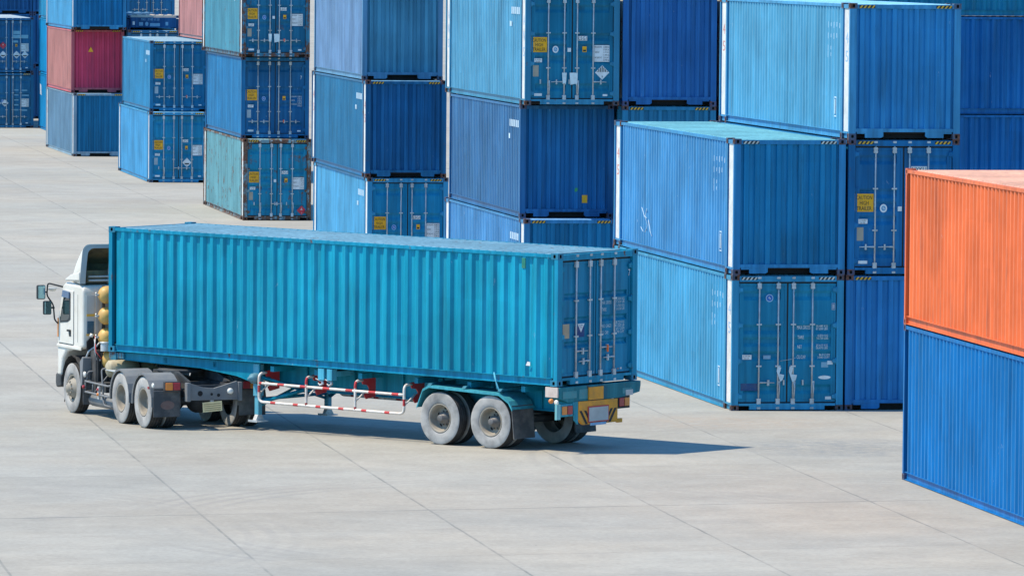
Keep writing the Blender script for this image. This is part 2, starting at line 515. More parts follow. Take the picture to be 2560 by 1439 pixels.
def roof_mesh(L, H):
    def mk():
        mb = MB()
        x0, x1, zb, zt = 0.075, W - 0.075, H - 0.049, H - 0.017
        zm = zb + .018
        ya, yb = 0.30, L - 0.30
        n = int((yb - ya) / 0.209); pit = (yb - ya) / n
        pr = [(0.06, zb)]
        for k in range(n):
            b = ya + k * pit
            pr += [(b + .020, zb), (b + .027, zm), (b + .060, zt), (b + .149, zt), (b + .182, zm), (b + .189, zb)]
        pr.append((L - 0.06, zb))
        xa, xb = x0 + 0.09, x1 - 0.09
        for (p, q) in zip(pr, pr[1:]):
            mb.quad((xa, p[0], p[1]), (xb, p[0], p[1]), (xb, q[0], q[1]), (xa, q[0], q[1]), 1 if min(p[1], q[1]) >= zm else 0)  # upward rib faces take the copy with light painted in
        mb.quad((x0, .06, zb), (xa, .06, zb), (xa, L - .06, zb), (x0, L - .06, zb))
        mb.quad((xb, .06, zb), (x1, .06, zb), (x1, L - .06, zb), (xb, L - .06, zb))
        for k in range(n):                       # rib ends slope down to the flat margin
            b = ya + k * pit
            for (xe, xm) in ((xa, xa - 0.05), (xb, xb + 0.05)):
                top = [(xe, b + .027, zm), (xe, b + .060, zt), (xe, b + .149, zt), (xe, b + .182, zm)]
                low = [(xm, b + .045, zb + .002), (xm, b + .068, zb + .002), (xm, b + .141, zb + .002), (xm, b + .164, zb + .002)]
                for t in range(3):
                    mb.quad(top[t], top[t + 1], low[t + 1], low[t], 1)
                mb.poly([(xe, b + .020, zb), top[0], low[0]]); mb.poly([(xe, b + .189, zb), top[3], low[3]])
        return mb.mesh("roof")
    return cached(('roof', L, H), mk)

def casting_mesh():
    def mk():
        # iso corner block with its three openings, built round the near-left-bottom corner
        mb = MB()
        w, d, h = 0.162, 0.178, 0.118
        def face(o, ex, ez, nrm, lx, lz):
            o, ex, ez, nrm = Vector(o), Vector(ex), Vector(ez), Vector(nrm)
            a, b = lx * 0.5, lz * 0.5
            ring = []
            rx, rz = lx * 0.20, lz * 0.32
            for q in range(12):
                t = 2 * math.pi * q / 12
                ring.append((a + rx * max(-.85, min(.85, 1.15 * math.cos(t))), b + rz * max(-.9, min(.9, 1.15 * math.sin(t)))))
            outer = []
            for q in range(12):
                t = 2 * math.pi * q / 12
                c_, s_ = math.cos(t), math.sin(t)
                k = min(a / abs(c_) if abs(c_) > 1e-6 else 9, b / abs(s_) if abs(s_) > 1e-6 else 9)
                outer.append((a + c_ * k, b + s_ * k))
            corners = [(lx, lz), (0, lz), (0, 0), (lx, 0)]
            P = lambda p, dep=0: o + ex * p[0] + ez * p[1] - nrm * dep
            for q in range(12):
                q2 = (q + 1) % 12
                mb.quad(P(outer[q]), P(outer[q2]), P(ring[q2]), P(ring[q]))
                mb.quad(P(ring[q]), P(ring[q2]), P(ring[q2], .05), P(ring[q], .05), 1)
            mb.poly([P(r, .05) for r in ring], 1)
            for c in corners:
                # the triangle left at every rectangle corner
                near = sorted(outer, key=lambda p: (p[0] - c[0]) ** 2 + (p[1] - c[1]) ** 2)[:2]
                mb.poly([P(c), P(near[0]), P(near[1])])
        face((0, 0, 0), (1, 0, 0), (0, 0, 1), (0, -1, 0), w, h)
        face((0, d, 0), (0, -1, 0), (0, 0, 1), (-1, 0, 0), d, h)
        face((0, 0, h), (1, 0, 0), (0, 1, 0), (0, 0, 1), w, d)
        mb.quad((0, 0, 0), (0, d, 0), (w, d, 0), (w, 0, 0))
        mb.quad((w, 0, 0), (w, d, 0), (w, d, h), (w, 0, h))
        mb.quad((0, d, 0), (0, d, h), (w, d, h), (w, d, 0))
        return mb.mesh("corner_casting")
    return cached('casting', mk)

def frame_mesh(L, H, end):
    def mk():
        mb = MB()
        zt, zb = H - 0.118, 0.118
        for (y0, y1) in ((0.004, 0.10), (L - 0.10, L - 0.004)):
            mb.box(0.004, 0.15, y0, y1, zb, zt); mb.box(W - 0.15, W - 0.004, y0, y1, zb, zt)
        if L == L45:
            for (y0, y1) in ((0.695, 0.83), (L - 0.83, L - 0.695)):
                mb.box(0.006, 0.10, y0, y1, zb, zt); mb.box(W - 0.10, W - 0.006, y0, y1, zb, zt)
            for (y0, y1) in ((0.178, 0.66), (L - 0.66, L - 0.178)):
                for (x0, x1) in ((0.010, 0.08), (W - 0.08, W - 0.010)):
                    mb.box(x0, x1, y0, y1, H - 0.115, H - 0.03)
                    mb.box(x0, x1, y0, y1, 0.115, 0.15)
                    mb.box(x0 + (0.035 if x0 < 1 else 0), x1 - (0 if x0 < 1 else 0.035), y0, y1, 0.01, 0.115)
        ya = 0.83 if L == L45 else 0.178
        yb = L - ya
        for s in (0, 1):
            X = (lambda v: v) if s == 0 else (lambda v: W - v)
            def bx(a, b, *r):
                a, b = X(a), X(b)
                mb.box(min(a, b), max(a, b), *r)
            bx(0.006, 0.070, ya, yb, H - 0.085, H - 0.022)       # top rail
            bx(0.050, 0.062, ya, yb, 0.010, 0.150)               # bottom rail web
            bx(0.006, 0.062, ya, yb, 0.150, 0.158)               # its flanges
            bx(0.004, 0.062, ya, yb, 0.012, 0.021)
        # far end: header, sill and flat wall
        mb.box(0.15, W - 0.15, L - 0.09, L - 0.02, H - 0.13, H - 0.03)
        mb.box(0.15, W - 0.15, L - 0.09, L - 0.02, 0.02, 0.2)
        mb.box(0.15, W - 0.15, L - 0.07, L - 0.05, 0.2, H - 0.13)
        # near end header and sill
        if end == 'wall':
            mb.box(0.162, W - 0.162, 0.012, 0.09, H - 0.115, H - 0.028)
            mb.box(0.15, W - 0.15, 0.012, 0.09, 0.152, 0.225)
            for (a, b) in ((0.36, 0.76), (W - 0.76, W - 0.36)):
                mb.prism([(a, .152), (a, .03), (b - .05 if a < 1 else b, .03), (b, .06 if a < 1 else .03), (b, .152)] if a < 1 else
                         [(a, .152), (a, .06), (a + .05, .03), (b, .03), (b, .152)], 'y', 0.016, 0.06)
            for (a, b) in ((0.178, 0.36), (W - 0.36, W - 0.178)):
                mb.box(a, b, 0.02, 0.06, 0.115, 0.152)
        else:
            mb.box(0.162, W - 0.162, 0.006, 0.09, H - 0.145, H - 0.028)
            for (a, b, z0) in ((0.40, W - 0.40, 0.022), (0.162, 0.40, 0.105), (W - 0.40, W - 0.162, 0.105)):
                mb.box(a, b, 0.008, 0.09, z0, 0.155)
        return mb.mesh("frame")
    return cached(('frame', L, H, end), mk)

def floor_light_block_mesh(L, H):
    def mk():
        mb = MB()
        mb.box(0.075, W - 0.075, 0.10, L - 0.10, 0.12, 0.19)
        for k in range(24):
            y = 0.25 + k * (L - 0.5) / 23
            mb.box(0.08, W - 0.08, y, y + .05, 0.015, 0.12)
        mb.box(0.10, W - 0.10, 0.125, 0.14, 0.19, H - .1)  # added black sheet behind the near end, blocks light inside the box
        return mb.mesh("floor_light_block")
    return cached(('floor_light_block', L, H), mk)

GROOVES_A = ((2.56, .21), (1.84, .21), (1.57, .21), (1.27, .21), (0.56, .21))
GROOVES_T = ((1.80, .13), (1.33, .13), (0.86, .13))
def door_mesh(H, hand, style):
    def mk():
        mb = MB()
        c = W / 2
        x0, x1 = (0.165, c - 0.018) if hand == 'l' else (c + 0.018, W - 0.165)
        z0, z1 = 0.185, H - 0.185
        yf, yd = 0.062, 0.100
        ml, mr = (0.10, 0.13) if hand == 'l' else (0.13, 0.10)
        xa, xb = x0 + ml, x1 - mr
        pr = [(z1, 0)]
        for (zt, h) in (GROOVES_A if style == 'a' else GROOVES_T):
            zt = zt * (H / HC) if style == 'a' else zt
            pr += [(zt, 0), (zt - h * .30, 1), (zt - h * .62, 1), (zt - h, 0)]
        pr.append((z0, 0))
        Y = lambda t: yf + (yd - yf) * t
        for (p, q) in zip(pr, pr[1:]):
            mb.quad((xa, Y(q[1]), q[0]), (xb, Y(q[1]), q[0]), (xb, Y(p[1]), p[0]), (xa, Y(p[1]), p[0]))
            if p[1] or q[1]:
                for xe in (xa, xb):
                    mb.quad((xe, yf, p[0]), (xe, yf, q[0]), (xe, Y(q[1]), q[0]), (xe, Y(p[1]), p[0]))
        mb.quad((x0, yf, z0), (xa, yf, z0), (xa, yf, z1), (x0, yf, z1))
        mb.quad((xb, yf, z0), (x1, yf, z0), (x1, yf, z1), (xb, yf, z1))
        for xe in (x0, x1):
            mb.quad((xe, yf, z0), (xe, yf + .04, z0), (xe, yf + .04, z1), (xe, yf, z1))
        mb.quad((x0, yf, z1), (x1, yf, z1), (x1, yf + .04, z1), (x0, yf + .04, z1))
        # edge frame, a little proud
        for (a, b) in ((x0, x0 + .045), (x1 - .045, x1)):
            mb.box(a, b, yf - .012, yf - .0005, z0, z1)
        mb.box(x0 + .045, x1 - .045, yf - .009, yf - .0005, z1 - .05, z1); mb.box(x0 + .045, x1 - .045, yf - .009, yf - .0005, z0, z0 + .05)
        return mb.mesh("door")
    return cached(('door', H, hand, style), mk)

def seal_mesh(H):
    def mk():
        mb = MB()
        mb.box(0.15, W - 0.15, 0.075, 0.09, H - 0.19, H - 0.14)
        mb.box(0.15, W - 0.15, 0.075, 0.09, 0.15, 0.19)
        mb.box(W / 2 - .022, W / 2 + .022, 0.07, 0.088, 0.19, H - 0.19)
        for a in (0.148, W - 0.168):
            mb.box(a, a + .02, 0.07, 0.088, 0.19, H - 0.19)
        return mb.mesh("door_seal")
    return cached(('seal', H), mk)

def rod_mesh(H):
    def mk():
        mb = MB()
        y = 0.030
        mb.tube([(0, y, 0.05), (0, y, H - 0.055)], 0.0175, 8)
        for (z, hw, hh) in ((0.20, .042, .06), (H - 0.235, .042, .06)):
            mb.box(-hw, hw, y - .024, 0.050, z - hh, z + hh)
            mb.box(-hw * 1.25, hw * 1.25, 0.020, 0.052, z - hh * .72, z - hh * .5)
            mb.box(-hw * 1.25, hw * 1.25, 0.020, 0.052, z + hh * .5, z + hh * .72)
        for z in (0.95, 1.84 * H / HC):
            mb.box(-.055, .055, y - .020, 0.050, z - .016, z + .016)
        for z in (0.055, H - 0.062):
            mb.box(-.035, .035, -.002, 0.03, z - .022, z + .022)
            mb.box(-.045, .02, -.004, 0.02, z - .008, z + .008)
        return mb.mesh("lock_rod")
    return cached(('rod', H), mk)

def handle_mesh(kind):
    def mk():
        mb = MB()
        y = 0.022
        s = {'l': -1, 'r': 1, 'd': 0}[kind]
        if s:
            mb.tube([(s * .01, y, 0), (s * .12, y - .006, .002), (s * .34, y - .004, -.004)], [.022, .014, .012], 6)
            mb.box(s * .20 - .016, s * .20 + .016, y - .016, .052, -.055, .055)
            mb.tube([(s * .20, y - .012, -.045), (s * .20, .05, -.045)], .024, 8)
        else:
            mb.tube([(.030, y, 0), (.035, y - .01, -.12), (.022, y - .006, -.34)], [.022, .014, .012], 6)
            mb.box(.0, .05, y - .012, .045, -.03, .03)
            for q in (-.20,):
                mb.box(q - .016, q + .016, .02, .052, -.055, .055)
        return mb.mesh("handle")
    return cached(('handle', kind), mk)

def hinge_mesh():
    def mk():
        mb = MB()
        mb.prism([(0, -.05), (.085, -.035), (.085, .035), (0, .05)], 'y', 0.018, 0.05)
        mb.tube([(0.0, 0.03, -.07), (0.0, 0.03, .07)], .02, 8)
        return mb.mesh("hinge")
    return cached('hinge', mk)

def plate_part(root, name, x0, x1, z0, z1, col, y=0.056, th=0.004, round_=False):
    mb = MB()
    if round_:
        cx, cz, rx, rz = (x0 + x1) / 2, (z0 + z1) / 2, (x1 - x0) / 2, (z1 - z0) / 2
        mb.prism([(cx + rx * math.cos(t * math.pi / 10), cz + rz * math.sin(t * math.pi / 10)) for t in range(20)], 'y', y, y + th)
    else:
        mb.box(x0, x1, y, y + th, z0, z1)
    return build(mb, name, 'decal', root, col)

def lettering(parent, lines, y, col):
    mb = MB()
    for (s, x0, x1, z0, z1) in lines:
        add_text(mb, s, x0, x1, z0, z1, y)
    return build(mb, 'lettering', 'decal', parent, col)

YEL = (0.82, 0.39, 0.008); BLK = (0.015, 0.018, 0.02); WHT = (0.70, 0.72, 0.72); TAN = (0.36, 0.31, 0.24); REDC = (0.55, 0.03, 0.05)

def hazard(root, H, col, x0, x1, faded=0.0):
    mb = MB()
    zb, zt = H - 0.105, H - 0.045
    mb.box(x0, x1, 0.003, 0.0055, zb, zt, 1)
    n = 4
    st = (x1 - x0) / n
    for k in range(n):
        a = x0 + k * st
        sk = 0.045
        p = [(a + .005, zb), (a + st * .52, zb), (min(a + st * .52 + sk, x1), zt), (a + .005 + sk, zt)]
        mb.poly([(px, 0.0015, pz) for px, pz in p], 0)
    o = build(mb, 'hazard_stripe', ['decal', 'rubber_seal'], root, col)
    return o

def diamond(root, cx, cz, r, kind):
    col = {'white': WHT, 'red': REDC, 'nine': WHT, 'open': WHT}[kind]
    mb = MB()
    y = 0.052
    mb.prism([(cx, cz - r), (cx + r, cz), (cx, cz + r), (cx - r, cz)], 'y', y, y + .004)
    o = build(mb, 'hazard_placard', 'decal', root, col)
    mb = MB()
    yy = y - .0025
    if kind == 'nine':
        for k in range(-3, 4):
            a = k * r * .235
            t = r * .06
            top = cz + r - abs(a) - r * .10
            if top > cz + .02:
                mb.poly([(cx + a - t, yy, cz + .015), (cx + a + t, yy, cz + .015), (cx + a + t, yy, top), (cx + a - t, yy, top)])
        add_text(mb, "9", cx - r * .09, cx + r * .09, cz - r * .72, cz - r * .42, yy)
        build(mb, 'lettering', 'decal', o, BLK)
    elif kind == 'red':
        add_text(mb, "3", cx - r * .11, cx + r * .11, cz - r * .70, cz - r * .35, yy)
        mb.poly([(cx - r * .25, yy, cz + r * .05), (cx + r * .25, yy, cz + r * .05), (cx + r * .12, yy, cz + r * .32), (cx, yy, cz + r * .6), (cx - r * .14, yy, cz + r * .34)])
        build(mb, 'lettering', 'decal', o, (0.75, 0.45, 0.42))
    else:
        mb.poly([(cx - r * .62, yy, cz - r * .12), (cx + r * .62, yy, cz - r * .12), (cx + r * .35, yy, cz - r * .42), (cx - r * .35, yy, cz - r * .42)])
        add_text(mb, "8", cx - r * .09, cx + r * .09, cz - r * .78, cz - r * .5, yy)
        build(mb, 'lettering', 'decal', o, BLK)

def caution_sign(root, x0=.156, x1=.57, z0=1.346, z1=1.73):
    p = plate_part(root, 'caution_sign', x0, x1, z0, z1, YEL, 0.052)
    w, h = x1 - x0, z1 - z0
    lettering(p, [("CAUTION", x0 + .08 * w, x0 + .92 * w, z0 + .68 * h, z0 + .90 * h), ("HIGH", x0 + .28 * w, x0 + .74 * w, z0 + .38 * h, z0 + .60 * h),
                  ("TRAILER", x0 + .10 * w, x0 + .90 * w, z0 + .08 * h, z0 + .30 * h)], 0.049, BLK)

def weights_plate(root, x0=1.79, x1=2.183, z0=1.11, z1=1.534, bare=False):
    w, h = x1 - x0, z1 - z0
    rows = (("MAX GROSS WGT", "30.480 KG"), (None, "67.200 LB"), ("TARE WGT", "5.170 KG"), (None, "11.400 LB"), ("MAX CARGO WGT", "25.310 KG"), (None, "55.790 LB"))
    ln = []
    for k, (a, b) in enumerate(rows):
        zt = z1 - h * (.06 + k * .158)
        zb_ = zt - h * .105
        if a:
            ln.append((a, x0 + .03 * w, x0 + (.52 if len(a) > 9 else .34) * w, zb_, zt))
        ln.append((b, x0 + .60 * w, x0 + .97 * w, zb_, zt))
    if bare:
        p = lettering(root, ln, 0.058, WHT)
        p.name = 'weight_lettering'
    else:
        p = plate_part(root, 'weight_plate', x0, x1, z0, z1, WHT, 0.054)
        lettering(p, ln, 0.0515, BLK)

def emblem(root, cx, cz, r, blue=False, squash=1.15):
    p = plate_part(root, 'round_emblem', cx - r, cx + r, cz - r * squash, cz + r * squash, WHT if not blue else (0.35, 0.55, 0.75), 0.056, 0.003, True)
    mb = MB()
    k = .62 if not blue else .78
    mb.prism([(cx + r * k * math.cos(t * math.pi / 8), cz + r * k * squash * math.sin(t * math.pi / 8)) for t in range(16)], 'y', 0.0535, 0.0558)
    build(mb, 'emblem_centre', 'decal', p, (0.12, 0.30, 0.48) if not blue else (0.015, 0.12, 0.42))
    mb = MB()
    for (a, b, c, d) in ((-.28, .05, .10, .34), (-.05, -.30, .30, .02), (-.34, -.12, -.16, .06)):
        mb.poly([(cx + r * a, 0.052, cz + r * b), (cx + r * (c), 0.052, cz + r * (b + .06)), (cx + r * c, 0.052, cz + r * d), (cx + r * (a + .08), 0.052, cz + r * (d - .04))])
    build(mb, 'emblem_figure', 'decal', p, WHT)

def door_set(root, opts):
    """opts: set of words"""
    if 'caution' in opts:
        caution_sign(root)
    if 'emblem' in opts:
        emblem(root, .79, 1.42, .078)
    if 'blue_emblem' in opts:
        emblem(root, .81, 1.41, .068, True)
    if 'code' in opts:
        p = plate_part(root, 'size_code_plate', 1.373, 1.606, 1.648, 1.762, WHT, 0.054)
        lettering(p, [("L5G1", 1.385, 1.594, 1.664, 1.748)], 0.0515, BLK)
    if 'owner' in opts:
        p = plate_part(root, 'owner_code_plate', 1.385, 1.735, 2.185, 2.318, WHT, 0.054)
        lettering(p, [("NYKU", 1.402, 1.715, 2.205, 2.300)], 0.0515, BLK)
    if 'yellow' in opts:
        p = plate_part(root, 'yellow_sticker', 1.487, 1.592, 1.355, 1.50, YEL, 0.056)
        mb = MB(); mb.box(1.505, 1.574, 0.0535, 0.0555, 1.372, 1.415); build(mb, 'lettering', 'decal', p, BLK)
    if 'weights' in opts:
        weights_plate(root)
    if 'weights_bare' in opts:
        weights_plate(root, bare=True)
    if 'acep' in opts:
        p = plate_part(root, 'approval_plate', .243, .443, 1.09, 1.19, WHT, 0.056)
        lettering(p, [("J. ACEP", .27, .42, 1.14, 1.175), ("IN USE", .29, .39, 1.10, 1.125)], 0.0535, BLK)
    if 'csc' in opts:
        plate_part(root, 'safety_plate', .167, .357, .728, 1.013, TAN, 0.056)
    if 'csc_grey' in opts:
        plate_part(root, 'safety_plate', .167, .357, .728, 1.013, (0.32, 0.40, 0.45), 0.056)
    if 'low' in opts:
        plate_part(root, 'white_sticker', .247, .447, .20, .30, WHT, 0.056)
        plate_part(root, 'white_sticker', 2.02, 2.14, .225, .285, WHT, 0.056)
    if 'lockbox' in opts:
        mb = MB(); mb.box(W / 2 - .12, W / 2 - .035, 0.03, 0.062, 1.36, 1.46, 0); build(mb, 'lock_box', 'decal', root, WHT)
    if 'seven' in opts:
        lettering(root, [("7", 2.12, 2.175, 2.10, 2.22)], 0.0585, WHT)
    if 'red_tag' in opts:
        mb = MB(); mb.box(1.50, 1.54, 0.0, 0.02, .56, .66); build(mb, 'seal_tag', 'decal', root, (0.75, 0.10, 0.03))
    if 'nine' in opts:
        diamond(root, 2.0, .836, .185, 'nine')
    if 'red_diamond' in opts:
        diamond(root, 2.10, .36, .17, 'red')
    if 'white_diamond' in opts:
        diamond(root, 1.56, .82, .19, 'white')
    if 'papers' in opts:
        for (a, b, c, d) in ((.955, 1.075, .52, .83), (1.15, 1.36, .50, .83)):
            mb = MB()
            mb.poly([(a, .004, d), (b, .004, d), (b - .01, .002, c + .10), (b - .03, .003, c), (b - .05, .003, c + .05), (a + .02, .002, c + .02)])
            mb.poly([(a, .0065, d), (a + .02, .0045, c + .02), (b - .05, .0055, c + .05), (b - .03, .0055, c), (b - .01, .0045, c + .10), (b, .0065, d)])
            build(mb, 'torn_paper', 'decal', root, (0.62, 0.72, 0.74))
    if 'papers_b' in opts:
        for (a, b, c, d) in ((.985, 1.15, .62, .95), (1.25, 1.43, .61, .95)):
            mb = MB()
            for sgn in (0, 1):
                y = .004 + sgn * .0025
                pts = [(a + .02, y, d), (a + .10, y, d - .03), (a + .06, y, (c + d) / 2), (b, y, (c + d) / 2 - .02), (b - .03, y, c + .04), (a + .08, y, c), (a, y, (c + d) / 2 + .06)]
                mb.poly(pts if sgn == 0 else pts[::-1])
            build(mb, 'torn_paper', 'decal', root, (0.55, 0.66, 0.70))
    if 'blue_emblem_hi' in opts:
        emblem(root, .825, 2.40, .082, True, 1.0)
    if 'big_weights' in opts:
        rows = ((("MAX.GROSS", 1.43, 1.72, 1.735, 1.815), ("30.480 KG", 1.845, 2.10, 1.78, 1.825), ("67.200 LBS", 1.845, 2.10, 1.722, 1.770)),
                (("TARE", 1.445, 1.58, 1.53, 1.60), ("4.870 KG", 1.88, 2.11, 1.576, 1.622), ("10.730 LBS", 1.865, 2.11, 1.520, 1.568)),
                (("NET", 1.445, 1.54, 1.325, 1.395), ("25.610 KG", 1.85, 2.105, 1.370, 1.416), ("56.470 LBS", 1.85, 2.105, 1.313, 1.362)),
                (("CU.CAP.", 1.43, 1.63, 1.105, 1.18), ("86.0 CUM", 1.92, 2.15, 1.165, 1.212), ("3.040 CUFT", 1.885, 2.15, 1.108, 1.156)))
        for r_ in rows:
            o = lettering(root, r_, 0.058, WHT); o.name = 'weight_lettering'
    if 'eight' in opts:
        p = plate_part(root, 'number_plate', 2.185, 2.255, 2.15, 2.29, WHT, 0.0465, .003)
        mb = MB(); mb.box(2.192, 2.248, .044, .046, 2.157, 2.283); build(mb, 'number_field', 'decal', p, (0.01, 0.12, 0.28))
        lettering(p, [("8", 2.20, 2.24, 2.17, 2.27)], 0.0415, WHT)
    if 'oval' in opts:
        plate_part(root, 'white_sticker', 1.906, 2.177, .667, .744, WHT, 0.056, .004, True)
        plate_part(root, 'white_sticker', 2.06, 2.19, .235, .297, WHT, 0.056)
        plate_part(root, 'faded_sticker', 1.97, 2.12, .92, 1.03, (0.22, 0.42, 0.55), 0.057, .003)
        plate_part(root, 'white_sticker', 2.10, 2.22, .98, 1.06, (0.6, 0.68, 0.72), 0.053, .003)
        plate_part(root, 'faded_sticker', .70, .86, 1.10, 1.18, (0.20, 0.36, 0.50), 0.057, .003)
        plate_part(root, 'paint_patch', .18, .58, .42, .58, (0.004, 0.055, 0.17), 0.059, .002)
        mb = MB(); mb.tube([(1.06, .02, 1.06), (1.3, .0, 1.10), (1.40, .01, 1.13)], .005, 5); build(mb, 'seal_wire', 'galv', root)
    if 'label_stack' in opts:
        for k in range(5):
            z = 1.95 - k * .26
            plate_part(root, 'white_sticker', 1.42, 1.64, z, z + .07, (0.16, 0.36, 0.48), 0.056)
            plate_part(root, 'white_sticker', 1.80, 2.10 + (.08 if k % 2 else 0), z - .02, z + .06, (0.16, 0.36, 0.48), 0.056)
    if 'white_diamond_l' in opts:
        diamond(root, .93, 1.30, .19, 'white'); diamond(root, .55, 1.30, .16, 'white')
    if 'label_rows' in opts:
        plate_part(root, 'white_sticker', 1.36, 1.76, 2.02, 2.19, (0.20, 0.42, 0.52), 0.056)
        plate_part(root, 'white_sticker', 1.36, 2.16, 1.80, 1.98, (0.20, 0.42, 0.52), 0.056)
        plate_part(root, 'white_sticker', 1.38, 1.62, 1.58, 1.69, (0.20, 0.42, 0.52), 0.056)
    if 'three_diamonds' in opts:
        diamond(root, .84, 1.42, .19, 'red'); diamond(root, .84, .94, .20, 'white'); diamond(root, 1.55, .94, .20, 'white'); diamond(root, 1.99, .94, .19, 'white')
    if 'truck' in opts:
        lettering(root, [("7", 2.20, 2.255, 2.06, 2.19)], 0.0465, WHT)
        o = lettering(root, [("MAX. GROSS", 1.40, 1.70, 1.535, 1.60), ("TARE", 1.41, 1.55, 1.40, 1.465), ("32.500 KG", 1.825, 2.10, 1.60, 1.65), ("71.650 LB", 1.825, 2.10, 1.54, 1.59),
                             ("3.780 KG", 1.86, 2.10, 1.468, 1.518), ("8.330 LB", 1.86, 2.10, 1.405, 1.455)], 0.058, (0.55, 0.66, 0.70)); o.name = 'weight_lettering'
        o = lettering(root, [("MAX. CARGO", 1.40, 1.70, 1.075, 1.14), ("CU. CAP.", 1.40, 1.62, .945, 1.01), ("28.720 KG", 1.825, 2.10, 1.14, 1.19), ("63.320 LB", 1.825, 2.10, 1.078, 1.128),
                             ("67.7 CUM", 1.85, 2.10, 1.012, 1.062), ("2.390 CUFT", 1.825, 2.10, .95, 1.0)], 0.058, (0.55, 0.66, 0.70)); o.name = 'weight_lettering'
        plate_part(root, 'safety_plate', .225, .425, .92, 1.20, (0.42, 0.33, 0.22), 0.056)
        plate_part(root, 'paint_patch', .585, .885, .93, 1.14, (0.008, 0.045, 0.18), 0.0595, .002)
        mb = MB(); mb.prism([(.675, 1.19), (.885, 1.19), (.78, 1.02)], 'y', .0565, .0592)
        p = build(mb, 'warning_triangle', 'decal', root, WHT)
        lettering(p, [("SUPER", .72, .84, 1.145, 1.17), ("TEST", .74, .82, 1.105, 1.13)], .0545, (0.03, 0.10, 0.25))
        mb = MB(); mb.box(1.52, 1.56, -.004, .02, .60, .74); build(mb, 'seal_tag', 'decal', root, (0.80, 0.14, 0.02))
        for (a, b, c, d, cc) in ((1.98, 2.03, .22, .27, (.6, .62, .6)), (1.90, 1.94, .20, .26, (.45, .20, .10))):
            plate_part(root, 'white_sticker', a, b, c, d, cc, 0.056)
        for (a, b, c, d) in ((1.16, 1.20, .48, .80), (.98, 1.00, .40, .62), (1.25, 1.29, .55, .83)):
            mb = MB(); mb.prism([(a, c), (b, c + .05), (b - .01, d), (a + .01, d - .06)], 'y', .055, .059); build(mb, 'torn_paper', 'decal', root, (0.40, 0.58, 0.66))

def id_marks(root, L, H, kind):
    """markings on the lit long side, near the near end"""
    mb = MB()
    x = 0.0185
    off = 0.0 if L == L45 else -0.6
    if kind == 'block':
        for k in range(6):
            y1 = 2.45 + off - k * 0.262
            for d in range(3 if k < 5 else 2):
                mb.box(x, x + .003, y1 - d * .085 - .066, y1 - d * .085, H - .60, H - .42)
        mb.box(x, x + .003, 2.30 + off, 2.62 + off, H - .92, H - .79)
    else:
        for (row, zt, n) in ((0, H - .42, 5), (1, H - .66, 4), (2, H - .92, 2), (3, H - 1.06, 2)):
            for k in range(n):
                y1 = 2.2 + off - k * .278
                mb.box(x, x + .003, y1 - .035, y1, zt - (.10 if k % 2 else .13), zt - (.02 if k % 3 == 1 else 0))
        for (z0_, z1_) in ((.45, .455), (.855, .86)):
            mb.box(x, x + .003, 1.30 + off, 1.62 + off, z0_ - .012, z1_ + .012)
        mb.box(x, x + .003, 1.30 + off, 1.34 + off, .45, .86); mb.box(x, x + .003, 1.58 + off, 1.62 + off, .45, .86); mb.box(x, x + .003, 1.42 + off, 1.50 + off, .50, .82)
    build(mb, 'id_lettering', 'decal', root, (0.52, 0.66, 0.76))

def white_panel(root, L, H, near, letters=None, lcol=(0.55, 0.10, 0.06), col=(0.66, 0.66, 0.64)):
    y0, y1 = (0.10, 0.695) if near else (L - 0.695, L - 0.10)
    ob = None
    mb = MB()
    mb.box(0.030, 0.045, y0 + .06, y1 - .06, 0.155, H - 0.118)
    ob = build(mb, 'white_panel', 'decal', root, col)
    mb = MB()
    mb.box(0.046, 0.06, y0, y1, 0.150, H - 0.115)
    build(mb, 'recess_panel', 'paint', root, root['paint'])
    if letters:
        mb = MB()
        zc = H - 0.62
        for ch in letters:
            # reads correctly for someone facing the side: left is +y
            add_text(mb, ch, (y0 + y1) / 2 + .12, (y0 + y1) / 2 - .12, zc - .24, zc, 0.0275, 0, 'x')
            zc -= 0.40
        build(mb, 'lettering', 'decal', ob, lcol)

